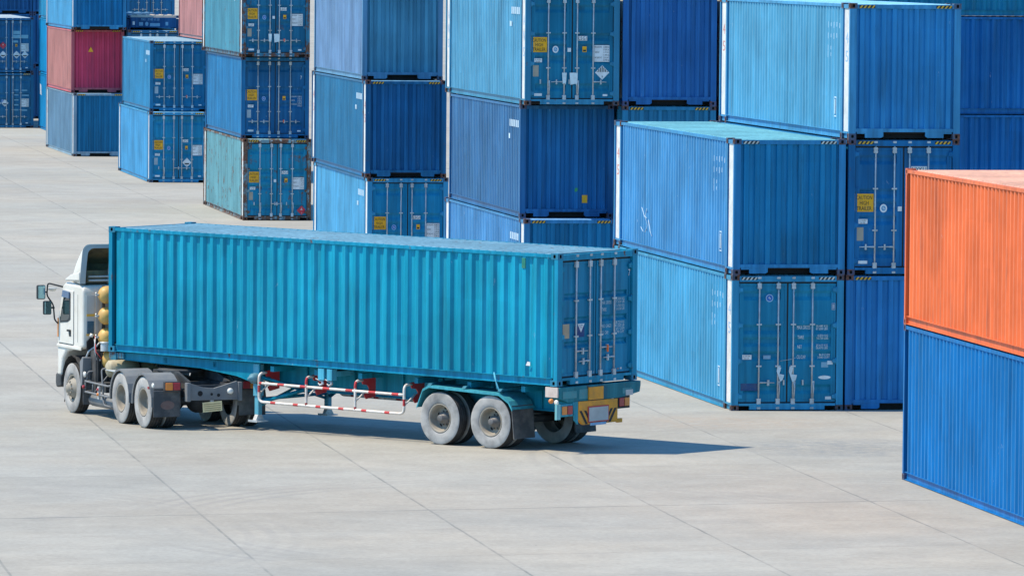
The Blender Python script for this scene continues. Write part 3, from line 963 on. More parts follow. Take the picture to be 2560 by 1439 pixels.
def container(label, pos, yaw, z, L, H, end, color, rust=0.25, group='stacked shipping containers', decals=(), side=None, white=None,
              hazard_col=None, roof_col=None, frame_col=None, frame_rust=None, door_style='a', full=True, tilt=None, cast_rust=None, name='shipping_container', end_col=None, handles='llrr', hz=(.6, .6, .6, .6)):
    root = thing(name, label, 'shipping container', (pos[0], pos[1], z), R(yaw), group)
    if tilt is not None:
        root.rotation_mode = 'XYZ'
        root.matrix_world = tilt
    C = (*color, rust)
    root['paint'] = C
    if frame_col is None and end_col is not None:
        frame_col = tuple(0.45 * p + 0.55 * q for p, q in zip(color, end_col))  # blend of the sunlit and shaded copies of one paint
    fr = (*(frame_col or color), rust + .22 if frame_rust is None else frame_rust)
    link_mesh('frame', frame_mesh(L, H, end), 'paint', root, fr)
    link_mesh('side_wall', side_mesh(L, H), 'paint', root, C)
    o = link_mesh('side_wall', side_mesh(L, H), 'paint', root, C)
    o.scale = (-1, 1, 1); o.location = (W, 0, 0)
    link_mesh('roof', roof_mesh(L, H), ['paint', 'lightened'], root, (*(roof_col or color), min(1, rust + .2)))
    link_mesh('floor_light_block', floor_light_block_mesh(L, H), 'black', root)
    fcol = frame_col or color
    ck = min(1.0, (rust + .60) if cast_rust is None else cast_rust)
    cr = (*(p * (1 - .88 * ck) + q * .88 * ck for p, q in zip(fcol, (0.085, 0.042, 0.040))), ck)
    ys = [(0, 1), (L, -1)]
    if L == L45:
        ys += [(0.676, 1), (L - 0.676, -1)]
    for (yy, sy) in ys:
        for (xx, sx) in ((0, 1), (W, -1)):
            for (zz, sz) in ((0, 1), (H, -1)):
                o = link_mesh('corner_casting', casting_mesh(), ['paint', 'black'], root, cr)
                o.location = (xx, yy, zz); o.scale = (sx, sy, sz)
    ec = end_col or color  # shade put into the end colour; same paint as the sunlit side
    if end == 'wall':
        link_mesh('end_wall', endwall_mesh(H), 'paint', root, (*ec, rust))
    else:
        link_mesh('door_seal', seal_mesh(H), 'rubber_seal', root)
        for hand in ('l', 'r'):
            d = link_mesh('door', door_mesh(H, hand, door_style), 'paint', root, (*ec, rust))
            if full:
                rods = (.60, 1.015) if hand == 'l' else (1.345, 1.76)
                for k, rx in enumerate(rods):
                    o = link_mesh('lock_rod', rod_mesh(H), 'galv', d); o.location = (rx, 0, 0)
                    kd = handles[(0 if hand == 'l' else 2) + k]
                    o = link_mesh('handle', handle_mesh(kd), 'galv', d); o.location = (rx, 0, hz[(0 if hand == 'l' else 2) + k])
                for k in range(4):
                    o = link_mesh('hinge', hinge_mesh(), 'paint', d, fr)
                    zz = .30 + k * (H - .62) / 3
                    o.location = (0.155, 0, zz) if hand == 'l' else (W - 0.155, 0, zz)
                    if hand == 'r':
                        o.scale = (-1, 1, 1)
        door_set(root, set(decals))
    if hazard_col is not None:
        hazard(root, H, hazard_col, 0.20, 0.55); hazard(root, H, hazard_col, W - 0.55, W - 0.20)
    if white:
        for (near, letters, lcol) in white:
            white_panel(root, L, H, near, letters, lcol)
    elif L == L45:
        for near in (True, False):
            y0, y1 = (0.10, 0.695) if near else (L - 0.695, L - 0.10)
            mb = MB(); mb.box(0.046, 0.06, y0, y1, 0.150, H - 0.115)
            build(mb, 'recess_panel', 'paint', root, C)
    if L == L45:
        for near in (True, False):
            y0, y1 = (0.10, 0.695) if near else (L - 0.695, L - 0.10)
            mb = MB(); mb.box(W - 0.06, W - 0.046, y0, y1, 0.150, H - 0.115)
            build(mb, 'recess_panel', 'paint', root, C)
    if side:
        id_marks(root, L, H, side)
    return root


# ------------------------------------------------------------------ ground
mb = MB()
mb.quad((-4000, -600, 0), (4000, -600, 0), (4000, 9000, 0), (-4000, 9000, 0))
g = build(mb, 'ground', 'ground')
g['kind'] = 'structure'

# ------------------------------------------------------------------ container stacks
def along(p, yaw, a, b=0.0):
    c, s = math.cos(R(yaw)), math.sin(R(yaw))
    return (p[0] + a * c - b * s, p[1] + a * s + b * c)

PB, YB = (4.690, 134.297), 9.82
PC, YC = (0.298, 160.784), 9.14
PD, YD = (-4.383, 188.251), 8.60
PE, YE = (-9.575, 224.093), 8.72
PF, YF = (-14.901, 258.541), 8.87
PG, YG = (-20.119, 288.857), 9.48
PA, YA = (9.225, 105.319), 9.11
B0 = 0.762     # a 40-foot box sits this far back on a 45-foot one
BLUE = (0.003, 0.142, 0.368)
SKYB = (0.030, 0.235, 0.50)
YEH = (0.72, 0.40, 0.015); WHH = (0.62, 0.60, 0.52)
RED_L = (0.60, 0.22, 0.18); BLU_L = (0.30, 0.48, 0.70)
G1 = 'containers stacked in the yard rows'

# nearest stack on the right (long sides run towards the camera)
container('deep blue container at the right edge under the orange one, standing on the concrete', PA, YA, 0, L40, HC, 'wall', (0.002, 0.128, 0.36), .12, G1, cast_rust=.75)
container('bright orange container on top of a deep blue one at the right edge', PA, YA, HC, L40, HC, 'wall', (0.66, 0.145, 0.048), .10, G1, roof_col=(0.40, 0.165, 0.075), cast_rust=.5)

# front double stack behind the truck
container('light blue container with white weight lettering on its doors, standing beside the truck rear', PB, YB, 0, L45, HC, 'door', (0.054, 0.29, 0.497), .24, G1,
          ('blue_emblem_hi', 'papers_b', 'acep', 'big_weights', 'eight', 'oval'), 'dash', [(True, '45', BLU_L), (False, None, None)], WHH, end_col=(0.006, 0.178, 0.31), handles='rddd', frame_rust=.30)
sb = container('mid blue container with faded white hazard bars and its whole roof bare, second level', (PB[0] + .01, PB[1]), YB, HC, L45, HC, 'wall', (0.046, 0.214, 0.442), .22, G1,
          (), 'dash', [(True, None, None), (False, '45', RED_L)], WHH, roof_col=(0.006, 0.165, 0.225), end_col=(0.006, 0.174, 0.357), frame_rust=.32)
mb = MB()
for st_ in (((10.3, 1.0), (10.0, .82), (9.7, .78)), ((9.7, 1.0), (9.9, .80), (9.6, .62), (9.9, .45)), ((9.5, .75), (9.3, .50), (9.1, .40)), ((10.4, .55), (10.1, .45))):
    mb.tube([(.014, y_, z_) for (y_, z_) in st_], .008, 5)
build(mb, 'chalk_scribble', 'decal', sb, (0.45, 0.60, 0.72))
PB2 = along(PB, YB, W + .045)
container('blue ribbed container end on the ground between white lettered doors and the orange stack', PB2, YB, 0, L45, HC, 'wall', (0.015, 0.157, 0.392), .24, G1, (), None, None, YEH)
container('dark blue container with caution sign doors partly hidden by the orange one', (PB2[0] + .02, PB2[1]), YB, HC, L45, HC, 'door', (0.004, 0.115, 0.285), .22, G1,
          ('caution', 'emblem', 'owner', 'acep', 'csc', 'low', 'lockbox', 'weights'), None, None, YEH)
container('pale blue container with plain ribbed end, highest in the front stack at upper right', (PB2[0] + .02, PB2[1]), YB, 2 * HC, L45, HC, 'wall', (0.075, 0.282, 0.442), .20, G1,
          (), 'dash', [(True, '45', BLU_L), (False, '45', RED_L)], YEH, end_col=(0.020, 0.190, 0.42), frame_rust=.30)

# second row
def c40(p, yaw):
    return along(p, yaw, 0, B0)
container('light blue container with a white corner stripe, mostly hidden behind the truck roof', PC, YC, 0, L45, HC, 'wall', (0.054, 0.199, 0.416), .16, G1, (), 'block',
          [(True, None, None), (False, None, None)], YEH, end_col=(0.006, 0.144, 0.31))
pw = container('scratched periwinkle container, dark end with a small yellow sticker and no doors', c40(PC, YC), YC, HC, L40, HC, 'wall', (0.032, 0.118, 0.261), .10, G1, (), 'block', None, None,
          end_col=(0.006, 0.102, 0.267))
mb = MB(); mb.box(1.62, 1.76, .018, .023, .38, .58); build(mb, 'yellow_sticker', 'decal', pw, YEL)
mb = MB(); mb.prism([(1.44, .66), (1.50, .68), (1.51, .76), (1.45, .77), (1.42, .71)], 'y', .020, .024); build(mb, 'green_smear', 'decal', pw, (0.03, 0.30, 0.10))
container('sky blue container with a striped class 9 diamond and torn paper on its doors', (PC[0] - .01, PC[1]), YC, 2 * HC, L45, HC, 'door', (0.066, 0.248, 0.399), .26, G1,
          ('caution', 'emblem', 'code', 'yellow', 'weights', 'acep', 'csc', 'low', 'lockbox', 'nine', 'papers'), 'block', [(True, 'ANS', BLU_L), (False, 'ANS', BLU_L)], YEH,
          end_col=(0.006, 0.144, 0.251), handles='dldr')
PC1 = along(PC, YC, W + .075)
container('blue container low in the second row, hidden by the stack in front of it', PC1, YC, 0, L45, HC, 'wall', BLUE, .2, G1)
container('teal blue container whose hazard striped top edge shows above an empty container roof', PC1, YC, HC, L45, HC, 'wall', (0.015, 0.15, 0.285), .2, G1, (), None, None, YEH)
container('deep blue plain ended container between the class 9 doors and the pale blue stack', PC1, YC, 2 * HC, L45, HC, 'wall', (0.015, 0.109, 0.312), .12, G1, (), None, [(True, '45', RED_L), (False, None, None)], YEH)
PC2 = along(PC, YC, 2 * (W + .075))
container('blue container on the ground in the third column, almost fully hidden', PC2, YC, 0, L45, HC, 'wall', BLUE, .2, G1)
container('blue doored container showing only as a sliver left of the pale blue stack', PC2, YC, HC, L45, HC, 'door', BLUE, .2, G1, (), None, None, YEH)
container('dark red container showing only as a thin lettered strip left of the pale blue stack', PC2, YC, 2 * HC, L45, HC, 'wall', (0.22, 0.03, 0.05), .3, G1, (), None, [(True, '45', RED_L), (False, None, None)], YEH)
# cross-wise stack far right, seen broadside
PX = (21.3, 168.6)
for k, (zz, hh, cc, lab) in enumerate(((0, HC, (0.003, 0.113, 0.328), 'dark blue container set crosswise, lowest behind the orange container'),
                                       (HC, ST, (0.003, 0.113, 0.328), 'dark blue container set crosswise just above the orange container roof line'),
                                       (HC + ST, ST, (0.003, 0.113, 0.328), 'dark blue container set crosswise at the right edge, third level up'),
                                       (HC + 2 * ST, ST, (0.003, 0.167, 0.3), 'teal blue container set crosswise in the very top right corner'))):
    container(lab, PX, YC + 90, zz, L40, hh, 'wall', cc, .1, G1)

# third row
container('bright light blue container with caution sign doors, cut off below by the truck roof', (PD[0] + .05, PD[1]), YD, 0, L45, HC, 'door', (0.066, 0.29, 0.497), .18, G1,
          ('caution', 'blue_emblem', 'code', 'yellow', 'weights', 'acep', 'csc', 'low'), 'block', [(True, None, None), (False, None, None)], YEH, end_col=(0.006, 0.198, 0.377))
container('blue container between a bright light blue and a lavender one, white stripes on its side', (PD[0] - .02, PD[1]), YD, HC, L45, HC, 'wall', (0.013, 0.128, 0.261), .28, G1, (), 'block',
          [(True, '45', RED_L), (False, '45', RED_L)], YEH, end_col=(0.006, 0.096, 0.247))
container('dusty lavender blue container with a grey blue dented end, highest of the third row', c40((PD[0] - .04, PD[1]), YD), YD, 2 * HC, L40, HC, 'wall', (0.127, 0.23, 0.391), .12, G1, (), None, None, None,
          end_col=(0.056, 0.214, 0.329))
# fourth row
container('weathered sea green container with rust stains and a red diamond on its doors', PE, YE, 0, L45, HC, 'door', (0.115, 0.285, 0.330), .62, G1,
          ('caution', 'code', 'yellow', 'weights', 'acep', 'csc', 'red_diamond', 'lockbox'), None, [(True, '45', RED_L), (False, '45', RED_L)], YEH, end_col=(0.006, 0.178, 0.301), frame_col=(0.16, 0.28, 0.32), frame_rust=.95,
          handles='drdd')
container('clean mid blue container with caution sign doors and a number 7, between two weathered ones', c40(PE, YE), YE, HC, L40, HC, 'door', (0.013, 0.15, 0.332), .05, G1,
          ('caution', 'blue_emblem', 'yellow', 'weights_bare', 'acep', 'csc_grey', 'low', 'seven', 'red_tag'), None, None, None, end_col=(0.006, 0.091, 0.221))
container('faded teal container with caution sign doors, cut by the top edge, above two others', (PE[0] - .08, PE[1]), YE, 2 * HC, L45, HC, 'door', (0.057, 0.217, 0.3), .50, G1,
          ('caution', 'blue_emblem', 'code', 'yellow', 'weights', 'acep', 'csc', 'low', 'lockbox', 'red_tag', 'papers'), 'block', [(True, None, None), (False, None, None)], YEH,
          end_col=(0.006, 0.119, 0.228), frame_rust=.85)
# fifth row
container('bright blue container with a white diamond on its doors, left of the sea green one', PF, YF, 0, L45, HC, 'door', (0.05, 0.255, 0.474), .20, G1,
          ('caution', 'blue_emblem', 'code', 'yellow', 'weights', 'acep', 'csc_grey', 'white_diamond', 'low'), None, [(True, None, None), (False, None, None)], YEH, end_col=(0.006, 0.178, 0.329), handles='drrd')
container('mid blue container with an exposed pale roof and yellow hazard bars over its doors', (PF[0] - .03, PF[1] + .7), YF, HC, L40, HC, 'door', (0.021, 0.189, 0.367), .14, G1,
          ('caution', 'blue_emblem', 'code', 'yellow', 'weights', 'acep', 'csc_grey', 'low', 'red_tag'), 'block', None, YEH, roof_col=(0.08, 0.17, 0.24), end_col=(0.006, 0.125, 0.247))
PF1 = along(PF, YF, W + .07)
container('blue container hidden on the ground below the faded pink one', PF1, YF, 0, L45, HC, 'wall', BLUE, .2, G1)
container('blue container directly under the faded pink one', PF1, YF, HC, L45, HC, 'door', BLUE, .2, G1, (), None, None, YEH)
container('faded salmon pink container at the top, partly behind the faded teal one', c40(PF1, YF), YF, 2 * HC, L40, HC, 'wall', (0.412, 0.184, 0.175), .22, G1)
# sixth row
container('grey blue container with white corner stripes, on the ground below the crimson one', PG, YG, 0, L45, HC, 'wall', (0.097, 0.188, 0.285), .16, G1, (), None,
          [(True, '45', RED_L), (False, '45', RED_L)], YEH, end_col=(0.006, 0.138, 0.284), frame_rust=.4, frame_col=(0.20, 0.29, 0.36))
rc = container('faded crimson container with a small yellow warning triangle on its end', c40((PG[0] - .04, PG[1]), YG), YG, HC, L40, HC, 'wall', (0.382, 0.162, 0.149), .10, G1, (), None, None, YEH, end_col=(0.47, 0.045, 0.097))
mb = MB(); mb.prism([(.78, 1.87), (1.02, 1.87), (.90, 2.10)], 'y', 0.018, 0.023); build(mb, 'warning_triangle', 'decal', rc, YEL)
container('bright light blue container on top of the crimson one, with a blue end', (PG[0] - .03, PG[1]), YG, 2 * HC, L45, HC, 'wall', (0.054, 0.255, 0.451), .22, G1, (), None, [(True, None, None), (False, None, None)], None,
          end_col=(0.006, 0.159, 0.357), frame_rust=.4)
PG1 = along(PG, YG, W + .06)
container('blue doored container hidden on the ground, right of the grey blue one', PG1, YG, 0, L45, HC, 'door', BLUE, .2, G1)
container('teal blue doored container under the folded flat rack', PG1, YG, HC, L45, HC, 'door', (0.022, 0.122, 0.234), .3, G1, (), None, None, YEH)
# folded flat rack lying on it
fr = thing('folded_flat_rack', 'folded flat rack with bleached deck and dark blue lettered end, right of the crimson container', 'flat rack', (*along(PG1, YG, 0.02, B0), 2 * HC), R(YG))
mb = MB()
for s_ in (0.0, W - .16):
    mb.box(s_, s_ + .16, 0.18, L40 - .18, .06, .50)
mb.box(0.162, W - .162, 0.02, .16, .10, .56); mb.box(.162, W - .162, L40 - .16, L40 - .02, .10, .56)
for k in range(14):
    yy = .6 + k * .82
    mb.box(.16, W - .16, yy, yy + .12, .16, .38)
build(mb, 'frame', 'paint', fr, (0.006, 0.060, 0.17, .1), 0.01)
mb = MB(); mb.box(.165, W - .165, 0.165, L40 - .165, .505, .56); build(mb, 'deck', 'deck', fr)
for yy in (0.3, L40 - 2.2):
    mb = MB(); mb.box(.05, W - .05, yy, yy + 1.9, .565, .66)
    for k in range(6):
        mb.box(.10 + k * .4, .16 + k * .4, yy + .02, yy + 1.88, .66, .69)
    build(mb, 'folded_end_wall', 'deck' if yy < 1 else 'paint', fr, (0.10, 0.22, 0.36, .1))
for (xx, sx) in ((0, 1), (W, -1)):
    for (yy, sy) in ((0, 1), (L40, -1)):
        for (zz, sz) in ((0, 1), (.66, -1)):
            o = link_mesh('corner_casting', casting_mesh(), ['paint', 'black'], fr, (0.01, 0.06, 0.15, .4)); o.location = (xx, yy, zz); o.scale = (sx, sy, sz)
PALEB = (0.16, 0.36, 0.52)
for (a, b, c, d, rd) in ((.26, .36, .22, .38, False), (.56, .74, .18, .34, False), (1.78, 1.90, .20, .36, False), (1.06, 1.52, .16, .30, False), (.84, .99, .17, .36, True)):
    plate_part(fr, 'white_sticker', a, b, c, d, PALEB if a > .5 else WHT, 0.014, .004, rd)
lettering(fr, [("MAX", .66, .86, .42, .53), ("30 480", .96, 1.20, .42, .53), ("67 200", 1.26, 1.50, .42, .53)], 0.0165, PALEB)

# far left rows
PH, YH = (-27.62, 331.6), 9.0
container('dark blue doored container on the ground at the left edge with several white labels', PH, YH, 0, L45, HC, 'door', (0.015, 0.118, 0.234), .16, G1,
          ('blue_emblem', 'weights', 'acep', 'low', 'label_stack', 'white_diamond_l'), None, None, YEH)
container('upper dark blue doored container at the left edge, with red and white diamonds', (PH[0] - .02, PH[1]), YH, HC, L45, HC, 'door', (0.015, 0.106, 0.226), .16, G1,
          ('caution', 'yellow', 'weights', 'low', 'label_rows', 'three_diamonds', 'csc'), None, None, None, roof_col=(0.18, 0.23, 0.27))
PI, YI = (-22.85, 318.8), 9.0
for k, (cc, lab) in enumerate((((0.001, 0.168, 0.364), 'blue container on the ground squeezed in behind the grey blue one, with a white smear'),
                               ((0.001, 0.196, 0.407), 'blue container squeezed in behind the crimson one, second level'),
                               ((0.009, 0.196, 0.364), 'faded blue container behind the light blue one near the upper left corner'))):
    o = container(lab, PI, YI, k * HC, L45, HC, 'door', cc, .2, G1, (), 'block' if k == 1 else None)
    if k == 0:
        mb = MB(); mb.poly([(.018, 12.9, 2.35), (.018, 12.2, 2.30), (.018, 11.9, 1.75), (.018, 12.8, 1.80)]); mb.poly([(.0205, 12.9, 2.35), (.0205, 12.8, 1.80), (.0205, 11.9, 1.75), (.0205, 12.2, 2.30)])
        build(mb, 'white_smear', 'decal', o, WHT)
PI1 = (-19.62, 320.2)
for k, lab in enumerate(('blue doored container hidden on the ground in the far row', 'blue doored container hidden one level up in the far row', 'teal blue doored container behind and above the folded flat rack')):
    container(lab, PI1, YI, k * HC, L45, HC, 'door', (0.015, 0.134, 0.285), .12, G1, full=(k == 2))
PJ = (-31.5, 349.0)
for k, lab in enumerate(('dark blue container hidden on the ground in the farthest row', 'dark blue container hidden one level up in the farthest row', 'dark blue ribbed container end in the top left corner of the view')):
    for q in range(3):
        lb = lab if q == 1 else lab.replace('dark blue', ('deep blue', '', 'navy blue')[q])
        container(lb, along(PJ, YI, q * (W + .03)), YI, k * HC, L40, HC, 'wall', (0.015, 0.095, 0.242), .08, G1)

# ------------------------------------------------------------------ the loaded trailer
TQ, TY = (0.8908, 122.62), 49.30
BODY_Z = 1.301
def tilt_body():
    """springs: the body sits a touch nose-high and leans towards the camera side"""
    pt, rl = 0.0085, -0.0110
    return Matrix.Translation((0, 0, BODY_Z)) @ Matrix.Rotation(pt, 4, 'X') @ Matrix.Rotation(rl, 4, 'Y') @ Matrix.Translation((0, 0, -BODY_Z))
TB = tilt_body()
TROOT = Matrix.Translation((TQ[0], TQ[1], 0)) @ Matrix.Rotation(R(TY), 4, 'Z')
TEAL = (0.003, 0.255, 0.385)
tc_ = container('teal blue container with dented ribbed sides carried on the trailer of the white truck', TQ, TY, BODY_Z, L40, ST, 'door', TEAL, .32, 'loads on vehicles',
          ('truck',), None, None, None, roof_col=(0.020, 0.110, 0.175), door_style='t', tilt=TROOT @ TB @ Matrix.Translation((0, 0, BODY_Z)), end_col=(0.003, 0.167, 0.3),
          cast_rust=.30, handles='rlrl', hz=(.66, .46, .70, .50))
del tc_['group']
mb = MB(); mb.box(.004, .020, .84, .93, 2.27, 2.47); build(mb, 'side_tag', 'decal', tc_, (0.02, 0.20, 0.14))
mb = MB(); mb.poly([(.019, .82, .37), (.019, .71, .37), (.019, .71, .44), (.019, .78, .45)]); mb.poly([(.021, .82, .37), (.021, .78, .45), (.021, .71, .44), (.021, .71, .37)]); build(mb, 'torn_sticker', 'decal', tc_, WHT)
mb = MB(); mb.tube([(.0, 1.62, .19), (-.01, 1.60, .10), (-.005, 1.50, -.12), (.01, 1.46, -.24)], .014, 6); mb.tube([(.0, 1.62, .19), (-.012, 1.56, .02), (-.004, 1.53, -.14)], .012, 6); build(mb, 'tie_strap', 'decal', tc_, (0.10, 0.50, 0.65))

trl = thing('container_trailer', 'teal skeletal trailer with red and white side guards, carrying the teal blue container', 'trailer', (TQ[0], TQ[1], 0), R(TY))
TR = (0.004, 0.200, 0.300, .22)
def tpart(mb, name, mats, color=None, bevel=0.0, tilt=True, parent=None):
    return build(mb, name, mats, parent or trl, color, bevel, TB if (tilt and parent is None) else None)

# two main beams with the goose-neck
mb = MB()
def beam(a):
    prof = [(0.05, 0.76), (7.4, 0.76), (8.15, 0.86), (9.0, 1.03), (10.2, 1.10), (12.0, 1.13), (12.0, 1.255), (0.05, 1.255)]
    mb.prism(prof, 'x', a - .008, a + .008)
    low = prof[:6]
    for (p, q) in zip(low, low[1:]):            # bottom flange follows the web
        mb.quad((a - .08, p[0], p[1]), (a + .08, p[0], p[1]), (a + .08, q[0], q[1]), (a - .08, q[0], q[1]))
        mb.quad((a - .08, p[0], p[1] - .016), (a - .08, q[0], q[1] - .016), (a + .08, q[0], q[1] - .016), (a + .08, p[0], p[1] - .016))
        mb.quad((a - .08, p[0], p[1] - .016), (a - .08, p[0], p[1]), (a - .08, q[0], q[1]), (a - .08, q[0], q[1] - .016))
    mb.box(a - .08, a + .08, 0.05, 12.0, 1.257, 1.275)
beam(.72); beam(W - .72)
tpart(mb, 'chassis_beam', 'paint', TR)
mb = MB()
for b in (.9, 2.3, 3.7, 5.2, 6.4, 7.6, 9.2, 10.6):
    mb.box(.10, W - .10, b, b + .10, 1.14, 1.25)
for b in (2.2, 3.55, .95, 4.6, 5.9, 7.2):
    mb.box(.66, .705, b, b + .012, .78, 1.25)
tpart(mb, 'cross_member', 'paint', TR)
# side plates hugging the goose-neck under the container rail
mb = MB()
mb.prism([(8.0, .86), (8.6, 1.0), (9.6, 1.10), (11.9, 1.145), (11.9, 1.29), (8.0, 1.29)], 'x', .10, .13)
mb.prism([(8.0, .86), (8.6, 1.0), (9.6, 1.10), (11.9, 1.145), (11.9, 1.29), (8.0, 1.29)], 'x', W - .13, W - .10)
mb.quad((.06, 8.0, .86), (.20, 8.0, .86), (.20, 8.6, 1.0), (.06, 8.6, 1.0)); mb.quad((.06, 8.6, 1.0), (.20, 8.6, 1.0), (.20, 9.6, 1.10), (.06, 9.6, 1.10)); mb.quad((.06, 9.6, 1.10), (.20, 9.6, 1.10), (.20, 11.9, 1.145), (.06, 11.9, 1.145))
tpart(mb, 'gooseneck_plate', 'paint', TR)
mb = MB()
for a in (.03, W - .21):
    mb.box(a, a + .18, 12.0, 12.20, 1.13, 1.297); mb.box(a + .02, a + .16, 11.80, 12.0, 1.17, 1.285)
mb.box(.21, W - .21, 12.02, 12.16, 1.15, 1.29)
tpart(mb, 'front_bolster', 'paint', (0.05, 0.20, 0.27, .75), .006)
# mid twist-lock bolsters
mb = MB()
for (b0, b1) in ((5.94, 6.08), (6.16, 6.32)):
    mb.box(.015, .17, b0, b1, 1.06, 1.298); mb.box(W - .17, W - .015, b0, b1, 1.06, 1.298); mb.box(.17, W - .17, b0, b1, 1.14, 1.245)
tpart(mb, 'mid_bolster', 'paint', (0.06, 0.33, 0.46, .35), .006)
mb = MB()
for b in (6.00, 6.24):
    mb.tube([(.06, b, 1.06), (.06, b - .02, .99), (.05, b + .05, .95), (.05, b + .10, .99)], [.025, .03, .02, .012], 6); mb.tube([(.06, b, 1.02), (.04, b + .16, 1.08)], .012, 6)
tpart(mb, 'twist_lock', 'galv')
# rear bolster: shaped end beam under the container doors
mb = MB()
mb.prism([(.02, 1.285), (.02, 1.06), (.26, .985), (W - .62, .985), (W - .30, 1.02), (W + .02, 1.07), (W + .05, 1.20), (W + .05, 1.285)], 'y', -.06, .20)
tpart(mb, 'rear_bolster', 'paint', (0.012, 0.150, 0.185, .55), .008)
for (a, b, c, d) in ((.10, .52, 1.06, 1.20), (.60, .92, 1.03, 1.22), (1.92, 2.20, 1.06, 1.17)):
    mb = MB(); mb.box(a, b, -.066, -.0605, c, d); tpart(mb, 'bare_primer_patch', 'decal', (0.05, 0.24, 0.27))
mb = MB(); mb.box(-.02, .015, -.03, .28, 1.09, 1.285); tpart(mb, 'reflector_plate', 'decal', (0.62, 0.52, 0.46))
mb = MB(); mb.box(.86, 1.30, -.10, -.067, 1.00, 1.25); tpart(mb, 'yellow_marker_board', 'bumper_yellow', None, .004)
mb = MB(); mb.box(1.30, 1.44, -.075, -.0605, 1.0, 1.24); tpart(mb, 'hinge_bracket', 'paint', (0.008, 0.10, 0.14, .5), .004)
mb = MB(); mb.box(2.02, 2.24, -.0672, -.0605, 1.02, 1.13); tpart(mb, 'white_sticker', 'decal', (0.60, 0.55, 0.52))
# yellow frame with the number plate and its sloping stripes
mb = MB()
mb.prism([(.56, .985), (.56, .62), (.70, .52), (1.75, .52), (1.75, .98)], 'y', -.085, -.03)
mb.box(1.75, 1.90, -.085, -.03, .50, .58)
yb = tpart(mb, 'rear_bumper', 'bumper_yellow', None, .006)
mb = MB()
for (a, s_) in ((.58, 1), (.72, 1), (1.72, -1), (1.60, -1)):
    mb.poly([(a, -.0885, .80), (a + s_ * .07, -.0885, .80), (a + s_ * .26, -.0885, .53), (a + s_ * .19, -.0885, .53)] if s_ > 0 else
            [(a, -.0885, .80), (a + s_ * .19, -.0885, .53), (a + s_ * .26, -.0885, .53), (a + s_ * .07, -.0885, .80)])
build(mb, 'black_stripe', 'rubber_seal', yb)
mb = MB(); mb.box(.835, 1.465, -.098, -.089, .555, .875); build(mb, 'plate_rim', 'red', yb)
mb = MB(); mb.box(.86, 1.44, -.106, -.0985, .58, .85); build(mb, 'number_plate', 'plate', yb)
mb = MB(); mb.box(.90, 1.36, -.12, -.088, .50, .548); build(mb, 'plate_lamp', 'decal', yb, (0.25, 0.42, 0.60))
mb = MB(); mb.prism([(.40, .985), (.56, .985), (.56, .54), (.46, .62)], 'y', -.07, -.04); mb.tube([(.50, -.072, .72), (.50, -.0705, .72)], .03, 12)
tpart(mb, 'bumper_bracket', 'paint', (0.03, 0.26, 0.35, .3))
# tail lamps
for (a0, order) in ((.06, ('amber', 'red_lens')), (1.80, ('red_lens', 'amber'))):
    z = .74 if a0 < 1 else .80
    mb = MB(); mb.box(a0, a0 + .36, -.055, .06, z - .03, z + .22)
    lp = tpart(mb, 'tail_lamp', 'rubber_seal' if a0 > 1 else 'paint', (0.03, 0.24, 0.32, .3), .006)
    for k, kind in enumerate(order):
        mb = MB(); mb.box(a0 + .02 + k * .165, a0 + .17 + k * .165, -.078, -.0555, z + .01, z + .18); build(mb, 'lamp_lens', kind, lp, None, .012)
mb = MB(); mb.box(-.06, .055, -.05, .0, .66, .96); tpart(mb, 'reflector_plate', 'paint', (0.16, 0.38, 0.40, .55))
mb = MB(); mb.lathe([(0, .05), (-.035, .048), (-.06, .03), (-.068, .0)], (-.04, .10, 1.02), 'x', 14); tpart(mb, 'side_marker', 'amber')
mb = MB(); mb.lathe([(0, .05), (-.02, .05), (-.022, .02), (-.022, .0)], (-.03, -.02, 1.0), 'x', 14); tpart(mb, 'side_reflector', 'clear_lens')

